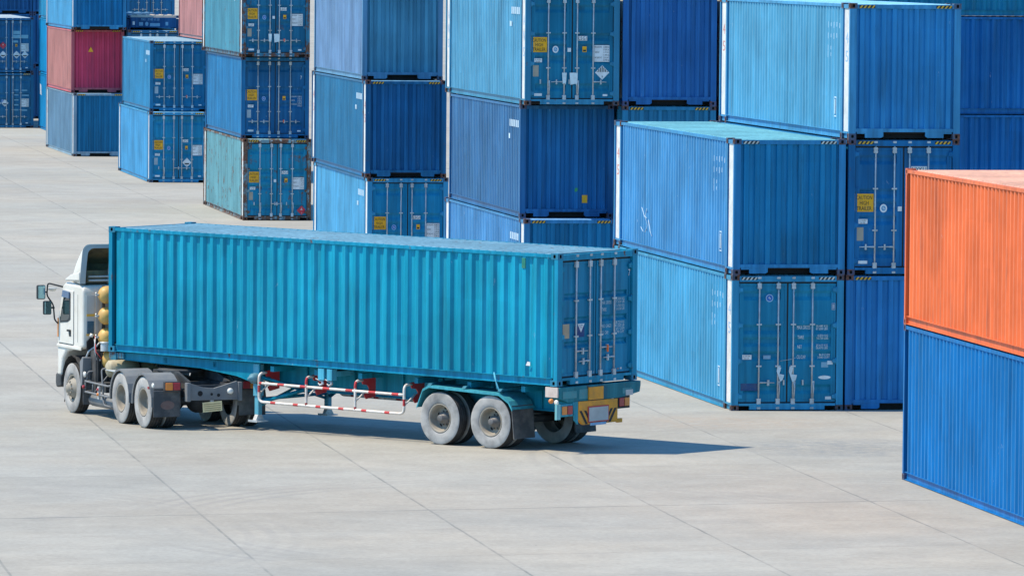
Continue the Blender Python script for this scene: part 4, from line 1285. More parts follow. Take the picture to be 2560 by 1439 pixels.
def wheel_mesh_tyre(w, r=.525, ri=.295):
    h = w / 2
    pr, mi = [], []
    P = [(-h * .80, ri), (-h * .94, ri + .012), (-h * .94, ri + .03), (-h * .98, ri + .042), (-h * 1.0, ri + .095), (-h * .985, r - .075), (-h * .93, r - .03), (-h * .86, r - .008)]
    pr += P
    g_ = .011
    for k in (-.50, -.18, .18, .50):
        c = h * k * 1.25
        pr += [(c - .012, r), (c - .008, r - g_), (c + .008, r - g_), (c + .012, r)]
    pr += [(-t, rr) for (t, rr) in reversed(P)]
    n = len(pr)
    mi = [0 if (k < 7 or k >= n - 8) else 1 for k in range(n - 1)]
    return pr, mi
def add_wheel(parent, a, b, r, side, dual, front=False, hub=True, n=44):
    """a = outer face of the tyre; side = +1 when the axle runs towards +x from there"""
    wl = bpy.data.objects.new('wheel', None); COL.objects.link(wl); wl.parent = parent; wl.location = (0, 0, 0); wl.empty_display_size = .2
    tw = .275
    pr, mi = wheel_mesh_tyre(tw, r)
    for k in range(2 if dual else 1):
        c = a + side * (tw / 2 + k * (tw + .055))
        mb = MB(); mb.lathe(pr, (c, b, r), 'x', n, mi)
        # tread blocks' edges: shallow shoulder notches
        build(mb, 'tyre', ['sidewall', 'tread'], wl)
    ri = .30
    if front:
        prof = [(.045, ri - .005), (.02, ri - .012), (.03, ri - .04), (.075, ri - .06), (.055, .21), (-.03, .165), (-.045, .125), (-.06, .115), (-.075, .09), (-.10, .075), (-.105, .0)]
    else:
        prof = [(.03, ri - .004), (.012, ri - .012), (.02, ri - .035), (.06, ri - .05), (.175, ri - .065), (.19, ri - .09), (.195, .16), (.185, .12)]
        if hub:
            prof += [(.10, .112), (.095, .075), (.02, .068), (.012, .055), (.010, .0)]
        else:
            prof += [(.15, .112), (.13, .10), (.12, .06), (.11, .0)]
    prof = [(t * side, rr) for t, rr in prof]
    mis = [0] * (len(prof) - 1)
    if not front:
        mis[7:] = [1] * (len(prof) - 1 - 7)
    mb = MB(); mb.lathe(prof, (a, b, r), 'x', 36, mis)
    rim = build(mb, 'rim', ['rim', 'hub'], wl)
    # hand holes and nuts
    mb = MB()
    nh = 5 if not front else 8
    for k in range(nh):
        t = 2 * math.pi * k / nh + .35
        rr, xx = (.188, .190) if not front else (.235, .058)
        cy, cz = b + rr * math.cos(t), r + rr * math.sin(t)
        rad, tan = Vector((0, math.cos(t), math.sin(t))), Vector((0, -math.sin(t), math.cos(t)))
        pts = []
        for q in range(10):
            u = 2 * math.pi * q / 10
            p = Vector((a + side * (xx - .004), cy, cz)) + rad * (.022 * math.cos(u)) + tan * (.042 * math.sin(u))
            pts.append(tuple(p))
        mb.poly(pts)
    build(mb, 'hand_hole', 'black', wl)
    mb = MB()
    for k in range(10):
        t = 2 * math.pi * k / 10
        rr, xx = (.140, .183) if not front else (.145, -.036)
        y, z = b + rr * math.cos(t), r + rr * math.sin(t)
        mb.tube([(a + side * xx, y, z), (a + side * (xx - .035), y, z)], .016, 6)
    build(mb, 'wheel_nut', 'hub' if not front else 'rim', wl)
    return wl
RW = .525
for b in (1.69, 3.02):
    add_wheel(trl, -.03, b, RW, 1, True)
    add_wheel(trl, W + .03, b, RW, -1, True)
    mb = MB(); mb.tube([(.25, b, RW), (W - .25, b, RW)], .075, 12); tpart(mb, 'axle', 'chassis', None, 0, False)
# springs and brake chambers between the wheels
mb = MB()
for a in (.70, W - .70):
    for b in (1.69, 3.02):
        for k in range(5):
            mb.box(a - .04, a + .04, b - .55 + k * .07, b + .55 - k * .07, RW + .08 + k * .018, RW + .096 + k * .018)
    mb.box(a - .06, a + .06, 2.25, 2.46, .62, .86)
    mb.lathe([(0, .10), (.12, .10), (.16, .06)], (a + .1, 2.4, .62), 'y', 14)
tpart(mb, 'leaf_spring', 'chassis', None, 0, False)
# fenders
for s_ in (0, 1):
    X = (lambda v: v) if s_ == 0 else (lambda v: W - v)
    mb = MB()
    prof = [(1.10, .80), (1.20, .95), (1.45, 1.09), (3.28, 1.14), (3.44, 1.06), (3.60, .70)]
    for (p, q) in zip(prof, prof[1:]):
        th = .018
        for dz in (0, -th):
            mb.quad((X(-.06), p[0], p[1] + dz), (X(.62), p[0], p[1] + dz), (X(.62), q[0], q[1] + dz), (X(-.06), q[0], q[1] + dz))
        mb.quad((X(-.06), p[0], p[1]), (X(-.06), q[0], q[1]), (X(-.06), q[0], q[1] - .05), (X(-.06), p[0], p[1] - .05))
        mb.quad((X(-.045), p[0], p[1] - .018), (X(-.045), q[0], q[1] - .018), (X(-.06), q[0], q[1] - .05), (X(-.06), p[0], p[1] - .05))
    fd = tpart(mb, 'fender', 'paint', (0.045, 0.270, 0.330, .52))
    for b in (1.40, 2.33, 3.24):
        mb = MB()
        mb.prism([(X(-.05), 1.13), (X(.0), 1.175), (X(.70), 1.20), (X(.70), 1.14)], 'y', b, b + .09)
        tpart(mb, 'fender_bracket', 'paint', (0.010, 0.120, 0.180, .35))
    mb = MB()
    a0, a1 = sorted((X(-.03), X(.60)))
    for yy in (1.08, 1.105):
        mb.quad((a0, yy + .05, .86), (a1, yy + .05, .86), (a1, yy - .02, .21), (a0, yy - .02, .21))
    mb.quad((a0, 1.13, .86), (a0, 1.155, .86), (a0, 1.085, .21), (a0, 1.06, .21))
    mb.quad((a0, 1.06, .21), (a1, 1.06, .21), (a1, 1.085, .21), (a0, 1.085, .21))
    tpart(mb, 'mudflap', 'flap')
# landing legs
mb0 = None
for (a, nm) in ((.17, 'near'), (W - .17, 'far')):
    mb = MB()
    mb.box(a - .075, a + .075, 8.02, 8.17, .62, 1.27)
    mb.box(a - .055, a + .055, 8.04, 8.15, .24, .62)
    lg = tpart(mb, 'landing_leg', 'paint', (0.10, 0.33, 0.43, .25), .006)
    mb = MB()
    mb.prism([(a - .05, .25), (a + .05, .25), (a + .13, .115), (a - .13, .115)], 'y', 8.05, 8.14)
    mb.box(a - .17, a + .17, 7.97, 8.22, .095, .115); mb.box(a - .17, a - .15, 7.97, 8.22, .115, .14)
    build(mb, 'foot', 'galv', lg)
    mb = MB()
    s_ = -1 if nm == 'near' else 1
    mb.lathe([(0, .11), (s_ * .10, .105), (s_ * .13, .06), (s_ * .22, .03), (s_ * .22, 0)], (a + s_ * .08, 8.10, .98), 'x', 10)
    build(mb, 'gear_box', 'paint', lg, (0.10, 0.22, 0.27, .6))
    mb = MB()
    mb.tube([(a, 8.02, .50), (a + (.55 if a < 1 else -.55), 7.15, .80)], .04, 6)
    mb.tube([(a, 8.0, 1.0), (a + (.55 if a < 1 else -.55), 7.35, .78)], .03, 6)
    build(mb, 'leg_brace', 'paint', lg, TR)
mb = MB(); mb.tube([(.24, 8.10, .55), (W - .24, 8.10, .55)], .035, 6); mb.tube([(.24, 8.10, .42), (W - .26, 8.10, .98)], .03, 6); mb.tube([(.24, 8.10, 1.0), (W - .26, 8.10, .46)], .03, 6)
tpart(mb, 'leg_cross_brace', 'paint', TR)
# red and white guard rails
def bend(pts, r=.07, n=4):
    out = [Vector(pts[0])]
    for k in range(1, len(pts) - 1):
        p, a, b = Vector(pts[k]), Vector(pts[k - 1]), Vector(pts[k + 1])
        u, v = (a - p).normalized(), (b - p).normalized()
        for t in range(n + 1):
            f = t / n
            out.append((p + u * r) * (1 - f) ** 2 + p * 2 * f * (1 - f) + (p + v * r) * f ** 2)
    out.append(Vector(pts[-1]))
    return out
def striped(mb, pts, r, step=.42, phase=0.0, duty=.42):
    """a tube cut into red and white lengths"""
    pts = [Vector(p) for p in pts]
    out, mi = [pts[0]], []
    s = phase
    for a, b in zip(pts, pts[1:]):
        L_ = (b - a).length; t = 0.0
        while t < L_ - 1e-6:
            cell = (s % step) / step
            red = cell < duty
            rem = (duty - cell if red else 1 - cell) * step + 1e-5
            dt = min(rem, L_ - t)
            t += dt; s += dt
            out.append(a + (b - a) * (t / L_)); mi.append(0 if red else 1)
    mb.tube(out, r, 8, 0, True, mi)
for s_ in (0, 1):
    X = (lambda v: v) if s_ == 0 else (lambda v: W - v)
    mb = MB()
    b0, b1 = 3.98, 7.92
    a = .0
    loop = bend([(X(a + .22), b1, 1.10), (X(a), b1, 1.10), (X(a), b1, .52), (X(a), b0, .52), (X(a), b0, 1.10), (X(a + .22), b0, 1.10)], .12, 5)
    striped(mb, loop, .028, .62, .2, .22)
    striped(mb, [(X(a), b1, .90), (X(a), b0, .90)], .027, .62, .1, .30)
    for b in (6.62, 5.29):
        up_ = bend([(X(a + .22), b, 1.10), (X(a), b, 1.10), (X(a), b, .53)], .10, 4)
        striped(mb, up_, .027, .50, .3, .26)
    for b in (b1, 6.62, 5.29, b0):
        mb.tube([(X(a), b, .68), (X(a + .34), b, .90)], .018, 6, 1)
    gd = tpart(mb, 'side_guard', ['red', 'offwhite'])
    for b in (b1, 6.62, 5.29, b0):
        mb = MB()
        mb.prism([(X(.18), 1.13), (X(.60), 1.17), (X(.60), .76), (X(.32), .72), (X(.26), .80), (X(.42), .92), (X(.36), 1.00), (X(.22), 1.02)], 'y', b - .012, b + .012)
        build(mb, 'guard_bracket', 'red', gd)

# ------------------------------------------------------------------ the tractor
TOX, TOY, TYAW = -6.645, 129.35, 24.0
trk = thing('tractor_truck', 'white truck tractor with roof fairing and yellow gas cylinders behind its cab', 'truck', (TOX, TOY, 0), R(TYAW))
def kp(mb, name, mats, color=None, bevel=0.0, parent=None):
    return build(mb, name, mats, parent or trk, color, bevel)
CW = 1.18
# cab shell
mb = MB()
mb.prism([(3.02, 1.40), (3.02, 2.60), (3.10, 2.70), (4.10, 2.73), (4.28, 2.66), (4.54, 1.98), (4.58, 1.55), (4.58, .78), (4.54, .70), (4.36, .74), (4.28, 1.06), (4.06, 1.26), (3.60, 1.33), (3.20, 1.36)], 'x', -CW, CW)
cab = kp(mb, 'cab', 'white', None, .07)
cab.modifiers['bevel'].segments = 3
for s_ in (-1, 1):
    X = lambda v: v * s_
    mb = MB()
    mb.prism([(3.58, 1.44), (3.58, 2.55), (4.18, 2.57), (4.44, 1.98), (4.47, 1.44)], 'x', min(X(CW - .004), X(CW + .012)), max(X(CW - .004), X(CW + .012)))
    dr = kp(mb, 'door', 'white', None, .006)
    mb = MB()
    mb.prism([(3.80, 2.00), (3.80, 2.48), (4.12, 2.50), (4.36, 1.98), (4.34, 1.90), (3.92, 1.93)], 'x', min(X(CW + .0125), X(CW + .017)), max(X(CW + .0125), X(CW + .017)))
    wd = build(mb, 'window', 'glass', dr)
    mb = MB()
    mb.prism([(3.76, 2.40), (3.76, 2.53), (4.14, 2.55), (4.20, 2.41)], 'x', min(X(CW + .018), X(CW + .05)), max(X(CW + .018), X(CW + .05)))
    build(mb, 'rain_visor', 'decal', dr, (0.10, 0.16, 0.26))
    mb = MB()
    for (b0, b1, z0, z1) in ((3.74, 3.80, 1.96, 2.50),):
        mb.box(min(X(CW + .0125), X(CW + .02)), max(X(CW + .0125), X(CW + .02)), b0, b1, z0, z1)
    mb.prism([(3.745, 1.955), (3.925, 1.895), (4.36, 1.86), (4.38, 1.98), (4.34, 1.90), (3.93, 1.93), (3.80, 2.0)], 'x', min(X(CW + .0125), X(CW + .021)), max(X(CW + .0125), X(CW + .021)))
    build(mb, 'window_seal', 'rubber_seal', dr)
    mb = MB()
    mb.box(min(X(CW + .012), X(CW + .05)), max(X(CW + .012), X(CW + .05)), 3.72, 3.88, 1.70, 1.74); mb.box(min(X(CW + .0125), X(CW + .02)), max(X(CW + .0125), X(CW + .02)), 3.70, 3.82, 1.60, 1.72)
    build(mb, 'handle', 'rubber_seal', dr, None, .008)
    # shut lines: thin dark gaps round the door and the sleeper corner
    mb = MB()
    for (b0, b1, z0, z1) in ((3.555, 3.575, 1.44, 2.56), (3.32, 3.335, 1.50, 2.50)):
        mb.box(min(X(CW + .0005), X(CW + .0025)), max(X(CW + .0005), X(CW + .0025)), b0, b1, z0, z1)
    mb.box(min(X(CW + .0005), X(CW + .0025)), max(X(CW + .0005), X(CW + .0025)), 3.58, 4.47, 1.415, 1.432)
    kp(mb, 'shut_line', 'chassis')
    mb = MB()
    mb.box(min(X(CW + .001), X(CW + .03)), max(X(CW + .001), X(CW + .03)), 3.06, 4.55, 1.34, 1.41)
    kp(mb, 'sill', 'white', None, .015)
    mb = MB(); mb.box(min(X(CW - .02), X(CW + .012)), max(X(CW - .02), X(CW + .012)), 4.44, 4.56, 1.55, 1.95); kp(mb, 'side_indicator', 'amber', None, .008)
    # bumper corner
    mb = MB(); mb.prism([(4.30, .52), (4.30, .76), (4.62, .78), (4.64, .58), (4.58, .48)], 'x', min(X(CW - .35), X(CW + .02)), max(X(CW - .35), X(CW + .02)))
    kp(mb, 'bumper', 'chassis', None, .03)
    # front wheel arch liner and mud guard
    mb = MB()
    prev = None
    for k in range(9):
        t = R(8 + k * 20.5)
        p = (3.65 + .63 * math.cos(t), .55 + .66 * math.sin(t))
        if prev:
            for dz in (0, -.015):
                mb.quad((X(.66), prev[0], prev[1] + dz), (X(CW + .01), prev[0], prev[1] + dz), (X(CW + .01), p[0], p[1] + dz), (X(.66), p[0], p[1] + dz))
        prev = p
    kp(mb, 'wheel_arch', 'chassis')
    mb = MB(); mb.prism([(3.02, .62), (3.10, .60), (3.16, 1.10), (3.00, 1.22), (2.94, 1.20)], 'x', min(X(.78), X(CW + .02)), max(X(.78), X(CW + .02))); kp(mb, 'mudguard', 'chassis_grey', None, .01)
    mb = MB(); mb.box(min(X(.80), X(CW)), max(X(.80), X(CW)), 2.98, 3.0, .22, .74); kp(mb, 'mudflap', 'flap')
    # mirror arm and its glasses
    mb = MB()
    arm = bend([(X(CW - .06), 4.30, 2.60), (X(CW + .22), 4.58, 2.68), (X(CW + .24), 4.58, 2.42), (X(CW + .10), 4.56, 2.22), (X(CW + .08), 4.54, 1.90), (X(CW - .02), 4.50, 1.80)], .06, 4)
    mb.tube(arm, .017, 7); mb.tube([(X(CW + .23), 4.58, 2.49), (X(CW + .34), 4.56, 2.49)], .015, 6); mb.tube([(X(CW + .08), 4.55, 2.16), (X(CW + .20), 4.53, 2.16)], .02, 6)
    ma = kp(mb, 'mirror_arm', 'rubber_seal')
    for (a, b, z, w_, h_) in ((CW + .37, 4.56, 2.49, .19, .30), (CW + .24, 4.53, 2.16, .18, .29)):
        mb = MB(); mb.box(min(X(a - w_ / 2), X(a + w_ / 2)), max(X(a - w_ / 2), X(a + w_ / 2)), b - .02, b + .07, z - h_ / 2, z + h_ / 2)
        ms = kp(mb, 'mirror', 'rubber_seal', None, .028)
        mb = MB(); mb.box(min(X(a - w_ / 2 + .018), X(a + w_ / 2 - .018)), max(X(a - w_ / 2 + .018), X(a + w_ / 2 - .018)), b - .026, b - .0205, z - h_ / 2 + .018, z + h_ / 2 - .018)
        build(mb, 'mirror_glass', 'mirror', ms, None, .002)
    mb = MB(); mb.lathe([(-.06, .0), (-.05, .06), (0, .10), (.012, .10), (.014, .0)], (X(CW + .10), 4.62, 2.56), 'z', 16)
    kp(mb, 'kerb_mirror', 'white')
# back wall details
for (x0_, x1_, z0_) in ((-CW + .07, -CW + .26, 1.72), (-CW + .29, -CW + .36, 1.70), (CW - .26, CW - .07, 1.72)):
    mb = MB(); mb.box(x0_, x1_, 3.005, 3.021, z0_, 2.50); kp(mb, 'back_panel', 'grey_panel', None, .006)
mb = MB(); mb.box(-.66, .66, 2.985, 3.021, 1.74, 2.46); kp(mb, 'back_recess', 'grey_panel', None, .02)
mb = MB(); mb.prism([(-1.10, 1.37), (1.10, 1.37), (1.10, 1.56), (1.0, 1.64), (-.99, 1.64), (-1.10, 1.54)], 'y', 2.98, 3.019); kp(mb, 'engine_opening_shade', 'black', None, .004)  # black panel painted in for the shade of the open engine bay
mb = MB(); mb.box(-CW + .09, -CW + .24, 2.995, 3.021, 1.70, 1.96); kp(mb, 'air_vent', 'decal', (0.03, 0.10, 0.16), .01)
for (z0, z1) in ((2.06, 2.11), (1.655, 1.69)):
    mb = MB(); mb.box(-CW + .075, -CW + .255, 2.998, 3.005, z0, z1); kp(mb, 'warning_label', 'decal', (0.62, 0.38, 0.06))
# roof fairing: a hollow deflector open to the rear
def fairing_ring(b, t):
    hw = .97 + .21 * t
    z0 = 2.735 - .0 * t
    top = 2.80 + .76 * (t ** .72)
    r_ = .16 * (.4 + .6 * t)
    pts = [(-hw * 1.03, z0), (-hw * 1.01, z0 + (top - z0) * .45), (-hw * .985, max(z0 + .01, top - r_))]
    for q in range(1, 5):
        an = math.pi - q * math.pi / 8
        pts.append((-hw * .985 + r_ + r_ * math.cos(an), top - r_ + r_ * math.sin(an)))
    half = pts
    full_ = half + [(-x, z) for (x, z) in reversed(half)]
    return [(x, b, z) for (x, z) in full_]
rings = []
for k in range(13):
    t = k / 12
    b = 4.30 - 1.18 * (t ** 1.0)
    rings.append(fairing_ring(b, t))
mb = MB()
n = len(rings[0])
for r_ in rings:
    mb.v += r_
for k in range(12):
    for q in range(n - 1):
        mb.f.append((k * n + q, (k + 1) * n + q, (k + 1) * n + q + 1, k * n + q + 1)); mb.mi.append(0); mb.sm.append(True)
mb.f.append(tuple(range(n))); mb.mi.append(0); mb.sm.append(False)
fg = kp(mb, 'roof_fairing', ['white', 'liner'])
sl = fg.modifiers.new('solidify', 'SOLIDIFY'); sl.thickness = .03; sl.offset = -1; sl.material_offset = 1; sl.material_offset_rim = 0
# thick rim round the open back
mb = MB()
R1 = rings[-1]
inn = [(x * .90, y - .005, z if z < 2.8 else 2.735 + (z - 2.735) * .90) for (x, y, z) in R1]
for q in range(n - 1):
    mb.quad((R1[q][0], R1[q][1] - .006, R1[q][2]), (R1[q + 1][0], R1[q + 1][1] - .006, R1[q + 1][2]), inn[q + 1], inn[q])
    mb.quad(inn[q], inn[q + 1], (inn[q + 1][0], inn[q + 1][1] + .12, inn[q + 1][2]), (inn[q][0], inn[q][1] + .12, inn[q][2]))
kp(mb, 'fairing_rim', 'grey_panel')
mb = MB()
mb.prism([(3.16, 2.80), (3.16, 2.98), (3.70, 2.90), (4.1, 2.76)], 'x', -1.22, -1.15)
mb.prism([(3.16, 2.80), (3.16, 2.98), (3.70, 2.90), (4.1, 2.76)], 'x', 1.15, 1.22)
kp(mb, 'fairing_fin', 'white', None, .02)
mb = MB()
mb.tube(bend([(-.55, 3.22, 2.74), (-.50, 3.24, 3.36), (.50, 3.24, 3.36), (.55, 3.22, 2.74)], .09, 5), .020, 8)
mb.tube([(-1.0, 3.17, 2.80), (1.0, 3.17, 2.80)], .022, 8); mb.tube([(-1.0, 3.18, 2.88), (1.0, 3.18, 2.88)], .02, 8)
kp(mb, 'fairing_brace', 'grey_panel')
mb = MB(); mb.box(-1.0, 1.0, 3.30, 3.42, 2.745, 3.0); mb.box(-.9, .9, 3.9, 3.92, 2.74, 3.2); kp(mb, 'fairing_inner', 'liner')
# yellow gas cylinders across the back of the cab
mb = MB()
for b in (2.50, 2.93):
    for a in (-.75, .75):
        mb.box(a - .03, a + .03, b, b + .04, .95, 2.70)
mb.box(-.78, .78, 2.54, 2.93, .93, .99)
kp(mb, 'cylinder_rack', 'chassis')
for (z, a0, b) in ((2.52, -.93, 2.74), (2.08, -.93, 2.74), (1.64, -.93, 2.74), (1.17, -.90, 2.66)):
    r_ = .185 if z > 1.2 else .20
    pr = [(0, .03)]
    for q in range(1, 7):
        t = q / 6 * math.pi / 2
        pr.append((r_ * .9 * (1 - math.cos(t)), .03 + (r_ - .03) * math.sin(t)))
    L_ = -2 * a0
    pr += [(L_ - p, rr) for (p, rr) in reversed(pr)]
    mb = MB(); mb.lathe(pr, (a0, b, z), 'x', 28)
    cy = kp(mb, 'gas_cylinder', 'yellow')
    mb = MB(); mb.tube([(a0 + .02, b, z), (a0 - .07, b, z)], .022, 8); mb.tube([(a0 - .05, b - .05, z), (a0 - .05, b + .06, z - .01)], .016, 6); mb.tube([(a0 - .04, b, z), (a0 - .08, b - .03, z + .05)], .014, 6)
    build(mb, 'valve', 'galv', cy)
    mb = MB(); mb.lathe([(.34, r_ + .004), (.40, r_ + .004)], (a0, b, z), 'x', 28); mb.lathe([(L_ - .40, r_ + .004), (L_ - .34, r_ + .004)], (a0, b, z), 'x', 28); build(mb, 'strap', 'chassis', cy)
mb = MB(); mb.tube([(-1.0, 2.74, 1.64), (-1.03, 2.72, 1.4), (-1.0, 2.66, 1.17)], .012, 6); mb.tube([(-1.02, 2.76, 1.6), (-.98, 2.75, 1.2)], .009, 6); mb.tube([(-1.12, 3.0, 1.18), (-1.05, 3.0, 1.34), (-.9, 2.95, 1.44), (-.84, 2.9, 1.52)], .022, 8)
kp(mb, 'gas_pipe', 'galv')
mb = MB(); mb.tube([(-1.0, 2.78, 1.66), (-1.02, 2.66, 1.34), (-.95, 2.5, 1.2)], .008, 5); kp(mb, 'red_hose', 'red')
mb = MB(); mb.tube([(-1.03, 2.86, 1.70), (-1.06, 2.86, 1.64)], .04, 8); kp(mb, 'work_lamp', 'clear_lens')
# beige tank lying on the frame under the container nose
mb = MB()
mb.lathe([(0, .0), (.01, .12), (.06, .175), (.50, .20), (.66, .17), (.70, .11), (.705, .0)], (-1.02, 2.02, 1.03), 'x', 20)
kp(mb, 'beige_tank', 'beige')
mb = MB(); mb.tube([(-.28, 1.95, 1.06), (.55, 1.80, 1.06)], .09, 12); kp(mb, 'olive_pipe', 'liner')
# chassis
mb = MB()
for a in (-.42, .42):
    mb.box(a - .04, a + .04, -1.42, 4.4, .66, .92)
for b in (-1.38, -.3, .9, 2.0, 3.0, 4.2):
    mb.box(-.38, .38, b, b + .09, .68, .90)
mb.box(-.55, .55, 2.0, 3.2, .62, 1.22); mb.box(-.40, .40, 3.2, 4.4, .70, 1.30)
kp(mb, 'chassis_frame', 'chassis')
mb = MB()
mb.prism([(-.56, .60), (.56, .60), (.56, .90), (.50, .98), (.22, .90), (.0, .84), (-.22, .86), (-.50, .94), (-.56, .90)], 'y', -1.50, -1.44)
mb.box(-.60, -.52, -1.55, -1.40, .58, .96); mb.box(.52, .60, -1.55, -1.40, .58, .96)
cm = kp(mb, 'rear_cross_member', 'chassis_grey', None, .008)
mb = MB()
for (a, z, r_) in ((-.30, .74, .055), (.10, .70, .035), (-.05, .72, .028)):
    mb.poly([(a + r_ * math.cos(t * math.pi / 8), -1.5035, z + r_ * math.sin(t * math.pi / 8)) for t in range(16)])
build(mb, 'hole', 'black', cm)
mb = MB(); mb.lathe([(0, .06), (-.07, .06), (-.085, .04), (-.09, 0)], (.34, -1.50, .78), 'y', 14); kp(mb, 'reversing_lamp', 'clear_lens')
mb = MB()
mb.prism([(-1.0, .93), (.9, .93), (.75, 1.10), (-.55, 1.13), (-1.25, .96)], 'x', -.46, -.40); mb.prism([(-1.0, .93), (.9, .93), (.75, 1.10), (-.55, 1.13), (-1.25, .96)], 'x', .40, .46)
mb.lathe([(0, .0), (0, .48), (.05, .50), (.07, .46), (.07, .0)], (0, .35, 1.06), 'z', 26)
kp(mb, 'fifth_wheel', 'chassis')
# axles and springs
for b in (-.65, .65):
    mb = MB(); mb.tube([(-1.0, b, RW), (1.0, b, RW)], .085, 12)
    ax = kp(mb, 'axle', 'chassis')
    mb = MB(); mb.lathe([(-.2, .0), (-.19, .12), (-.08, .24), (.08, .26), (.19, .14), (.2, 0)], (0, b, RW + .01), 'y', 18)
    build(mb, 'differential', 'chassis', ax)
mb = MB(); mb.tube([(-.95, 3.65, RW), (.95, 3.65, RW)], .07, 10); kp(mb, 'axle', 'chassis')
for a in (-.5, .5):
    mb = MB()
    for k in range(5):
        mb.box(a - .045, a + .045, -.75 + k * .1, .75 - k * .1, RW + .12 + k * .0171, RW + .137 + k * .0171)
    kp(mb, 'leaf_spring', 'chassis')
for b in (-.65, .65):
    for s_ in (-1, 1):
        add_wheel(trk, s_ * 1.225, b, RW, -s_, True, False, False)
for s_ in (-1, 1):
    add_wheel(trk, s_ * 1.20, 3.65, RW, -s_, False, True)
    X = lambda v: v * s_
    # two arched fenders
    for b in (-.65, .65):
        mb = MB()
        ps = []
        for k in range(11):
            t = R(-6 + k * 19.2)
            ps.append((b + .585 * math.cos(t), RW + .60 * math.sin(t)))
        for (p, q) in zip(ps, ps[1:]):
            for sc_ in (1.0, .975):
                P = lambda u: (b + (u[0] - b) * sc_, RW + (u[1] - RW) * sc_)
                p2, q2 = P(p), P(q)
                mb.quad((X(.62), p2[0], p2[1]), (X(1.25), p2[0], p2[1]), (X(1.25), q2[0], q2[1]), (X(.62), q2[0], q2[1]), 0, True)
            p2, q2 = (b + (p[0] - b) * .93, RW + (p[1] - RW) * .93), (b + (q[0] - b) * .93, RW + (q[1] - RW) * .93)
            mb.quad((X(1.25), p[0], p[1]), (X(1.25), q[0], q[1]), (X(1.245), q2[0], q2[1]), (X(1.245), p2[0], p2[1]))
        kp(mb, 'fender', 'chassis_grey')
    mb = MB(); mb.box(min(X(.64), X(1.22)), max(X(.64), X(1.22)), -1.27, -1.25, .26, .78)
    fl = kp(mb, 'mudflap', 'flap', None, .006)
    if s_ < 0:
        mb = MB(); mb.prism([(-.92 + .15 * math.cos(t * math.pi / 10), .50 + .09 * math.sin(t * math.pi / 10)) for t in range(20)], 'y', -1.2745, -1.2705)
        build(mb, 'mudflap_badge', 'decal', fl, (0.16, 0.10, 0.09))
    mb = MB(); mb.box(min(X(.66), X(1.02)), max(X(.66), X(1.02)), -1.36, -1.28, .79, .98); mb.box(min(X(.45), X(1.22)), max(X(.45), X(1.22)), -1.28, -1.25, .80, .84)
    lp = kp(mb, 'tail_lamp', 'chassis', None, .006)
    for k, kind in enumerate(('red_lens', 'amber')):
        a0 = .68 + k * .165
        mb = MB(); mb.box(min(X(a0), X(a0 + .155)), max(X(a0), X(a0 + .155)), -1.382, -1.3605, .81, .96); build(mb, 'lamp_lens', kind, lp, None, .012)
    mb = MB(); mb.lathe([(0, .05), (s_ * .02, .05), (s_ * .03, .03), (s_ * .03, 0)], (X(1.20), -1.20, .90), 'x', 12); kp(mb, 'side_reflector', 'clear_lens')
    mb = MB(); mb.box(min(X(1.22), X(1.27)), max(X(1.22), X(1.27)), -1.10, -1.04, .82, .87); kp(mb, 'side_marker', 'red_lens')
# cream plate hanging under the rear member
mb = MB(); mb.box(-.21, .21, -1.505, -1.495, .37, .57)
cp = kp(mb, 'number_plate', 'cream')
cp.rotation_euler = (0, R(-4), 0)
mb = MB()
for k in range(4):
    mb.box(-.18, .18, -1.5085, -1.506, .40 + k * .04, .412 + k * .04)
build(mb, 'plate_markings', 'decal', cp, (0.25, 0.18, 0.08))
mb = MB(); mb.box(-.07, .0, -1.49, -1.45, .55, .63); kp(mb, 'plate_bracket', 'galv')
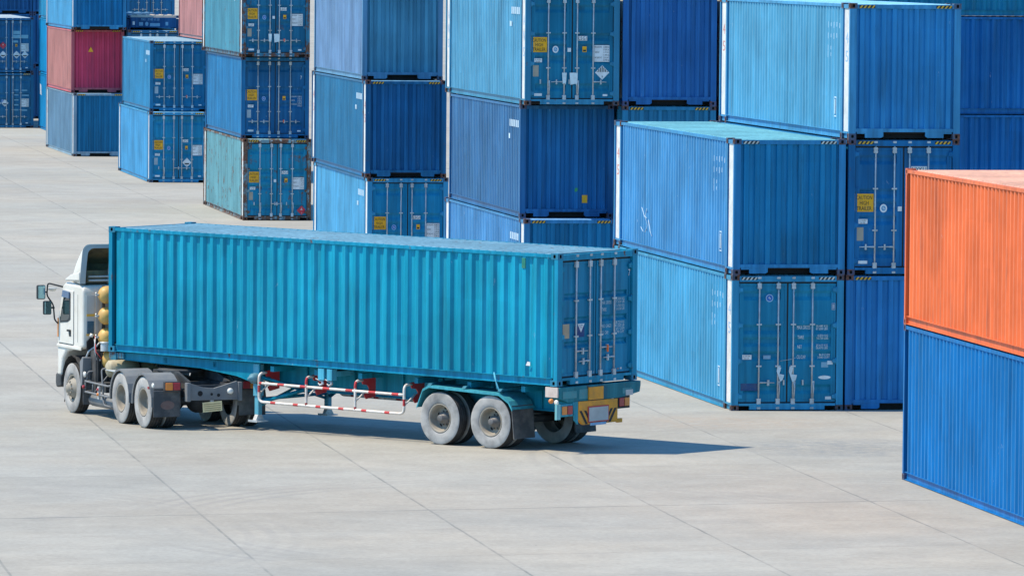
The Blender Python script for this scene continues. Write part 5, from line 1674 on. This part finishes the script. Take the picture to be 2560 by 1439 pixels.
# equipment between the axles: engine block, ladder of guards, tanks
mb = MB()
for k in range(7):
    mb.box(-1.0 + k * .085, -.96 + k * .085, 2.62, 2.66, .55, 1.32)
mb.box(-1.02, -.42, 2.665, 3.0, .50, 1.36)
mb.box(-1.0, -.46, 2.1, 2.6, .52, .72)
kp(mb, 'engine_side_cover', 'chassis')
mb = MB(); mb.lathe([(0, .10), (.16, .10)], (-.85, 2.56, 1.36), 'z', 14); mb.lathe([(0, .0), (0, .115), (.03, .115), (.03, .0)], (-.85, 2.56, 1.52), 'z', 14); kp(mb, 'filter_can', 'galv')
mb = MB()
for z in (.50, .72):
    mb.tube(bend([(-.9, 2.92, z), (-1.17, 2.92, z), (-1.17, 1.50, z - .02), (-1.10, 1.35, z + .02)], .06, 4), .022, 8)
mb.tube(bend([(-.80, 2.80, .92), (-1.12, 2.86, .92), (-1.14, 2.86, .70)], .06, 4), .02, 8); mb.tube(bend([(-.9, 2.05, 1.04), (-1.10, 2.10, 1.02), (-1.12, 1.95, .60), (-1.12, 1.95, .50)], .06, 4), .02, 8)
mb.tube([(-1.16, 2.45, .72), (-1.16, 2.45, .50)], .016, 6); mb.tube([(-1.16, 2.90, .74), (-1.16, 2.90, .48)], .02, 6); mb.tube([(-1.15, 2.4, .5), (-.9, 2.2, .9)], .016, 6)
mb.tube(bend([(-1.13, 1.95, .50), (-1.13, 1.85, .28), (-1.0, 1.45, .24)], .05, 3), .022, 6)
kp(mb, 'side_guard', 'chassis_grey')
mb = MB(); mb.box(-1.20, -1.165, 1.98, 2.08, .40, .66); kp(mb, 'marker_bracket', 'grey_panel')
for (b, z, kind) in ((2.90, .60, 'red_lens'), (2.03, .60, 'red_lens'), (2.03, .50, 'amber')):
    mb = MB(); mb.lathe([(0, .035), (-.03, .035), (-.04, .02), (-.042, 0)], (-1.19, b, z), 'x', 10); kp(mb, 'side_marker', kind)
mb = MB(); mb.lathe([(0, .055), (-.03, .06), (-.035, .0)], (-1.17, 2.88, .86), 'x', 12); kp(mb, 'round_lamp', 'clear_lens')
mb = MB(); mb.tube([(-.95, 1.05, .33), (-.95, 2.9, .33)], .14, 14); kp(mb, 'fuel_tank', 'chassis_grey')
mb = MB(); mb.box(-1.05, -.55, 1.36, 2.0, 1.00, 1.02); mb.box(-.55, .55, 1.0, 2.0, 1.0, 1.015); kp(mb, 'deck_plate', 'galv')
mb = MB()
for k in range(4):
    mb.tube(bend([(-.30 + k * .06, 1.15, 1.12), (-.32 + k * .06, 1.0, 1.24 - .03 * k), (-.28 + k * .06, .86, 1.08)], .05, 4), .014, 6)
kp(mb, 'air_hose', 'rubber_seal')
mb = MB()
mb.tube([(-.98, 4.56, .50), (-.98, 4.60, .30), (-1.0, 4.62, .16)], [.012, .016, .008], 6); kp(mb, 'earth_strap', 'rubber_seal')

for o in list(bpy.data.objects):
    if 'paint' in o.keys():
        del o['paint']
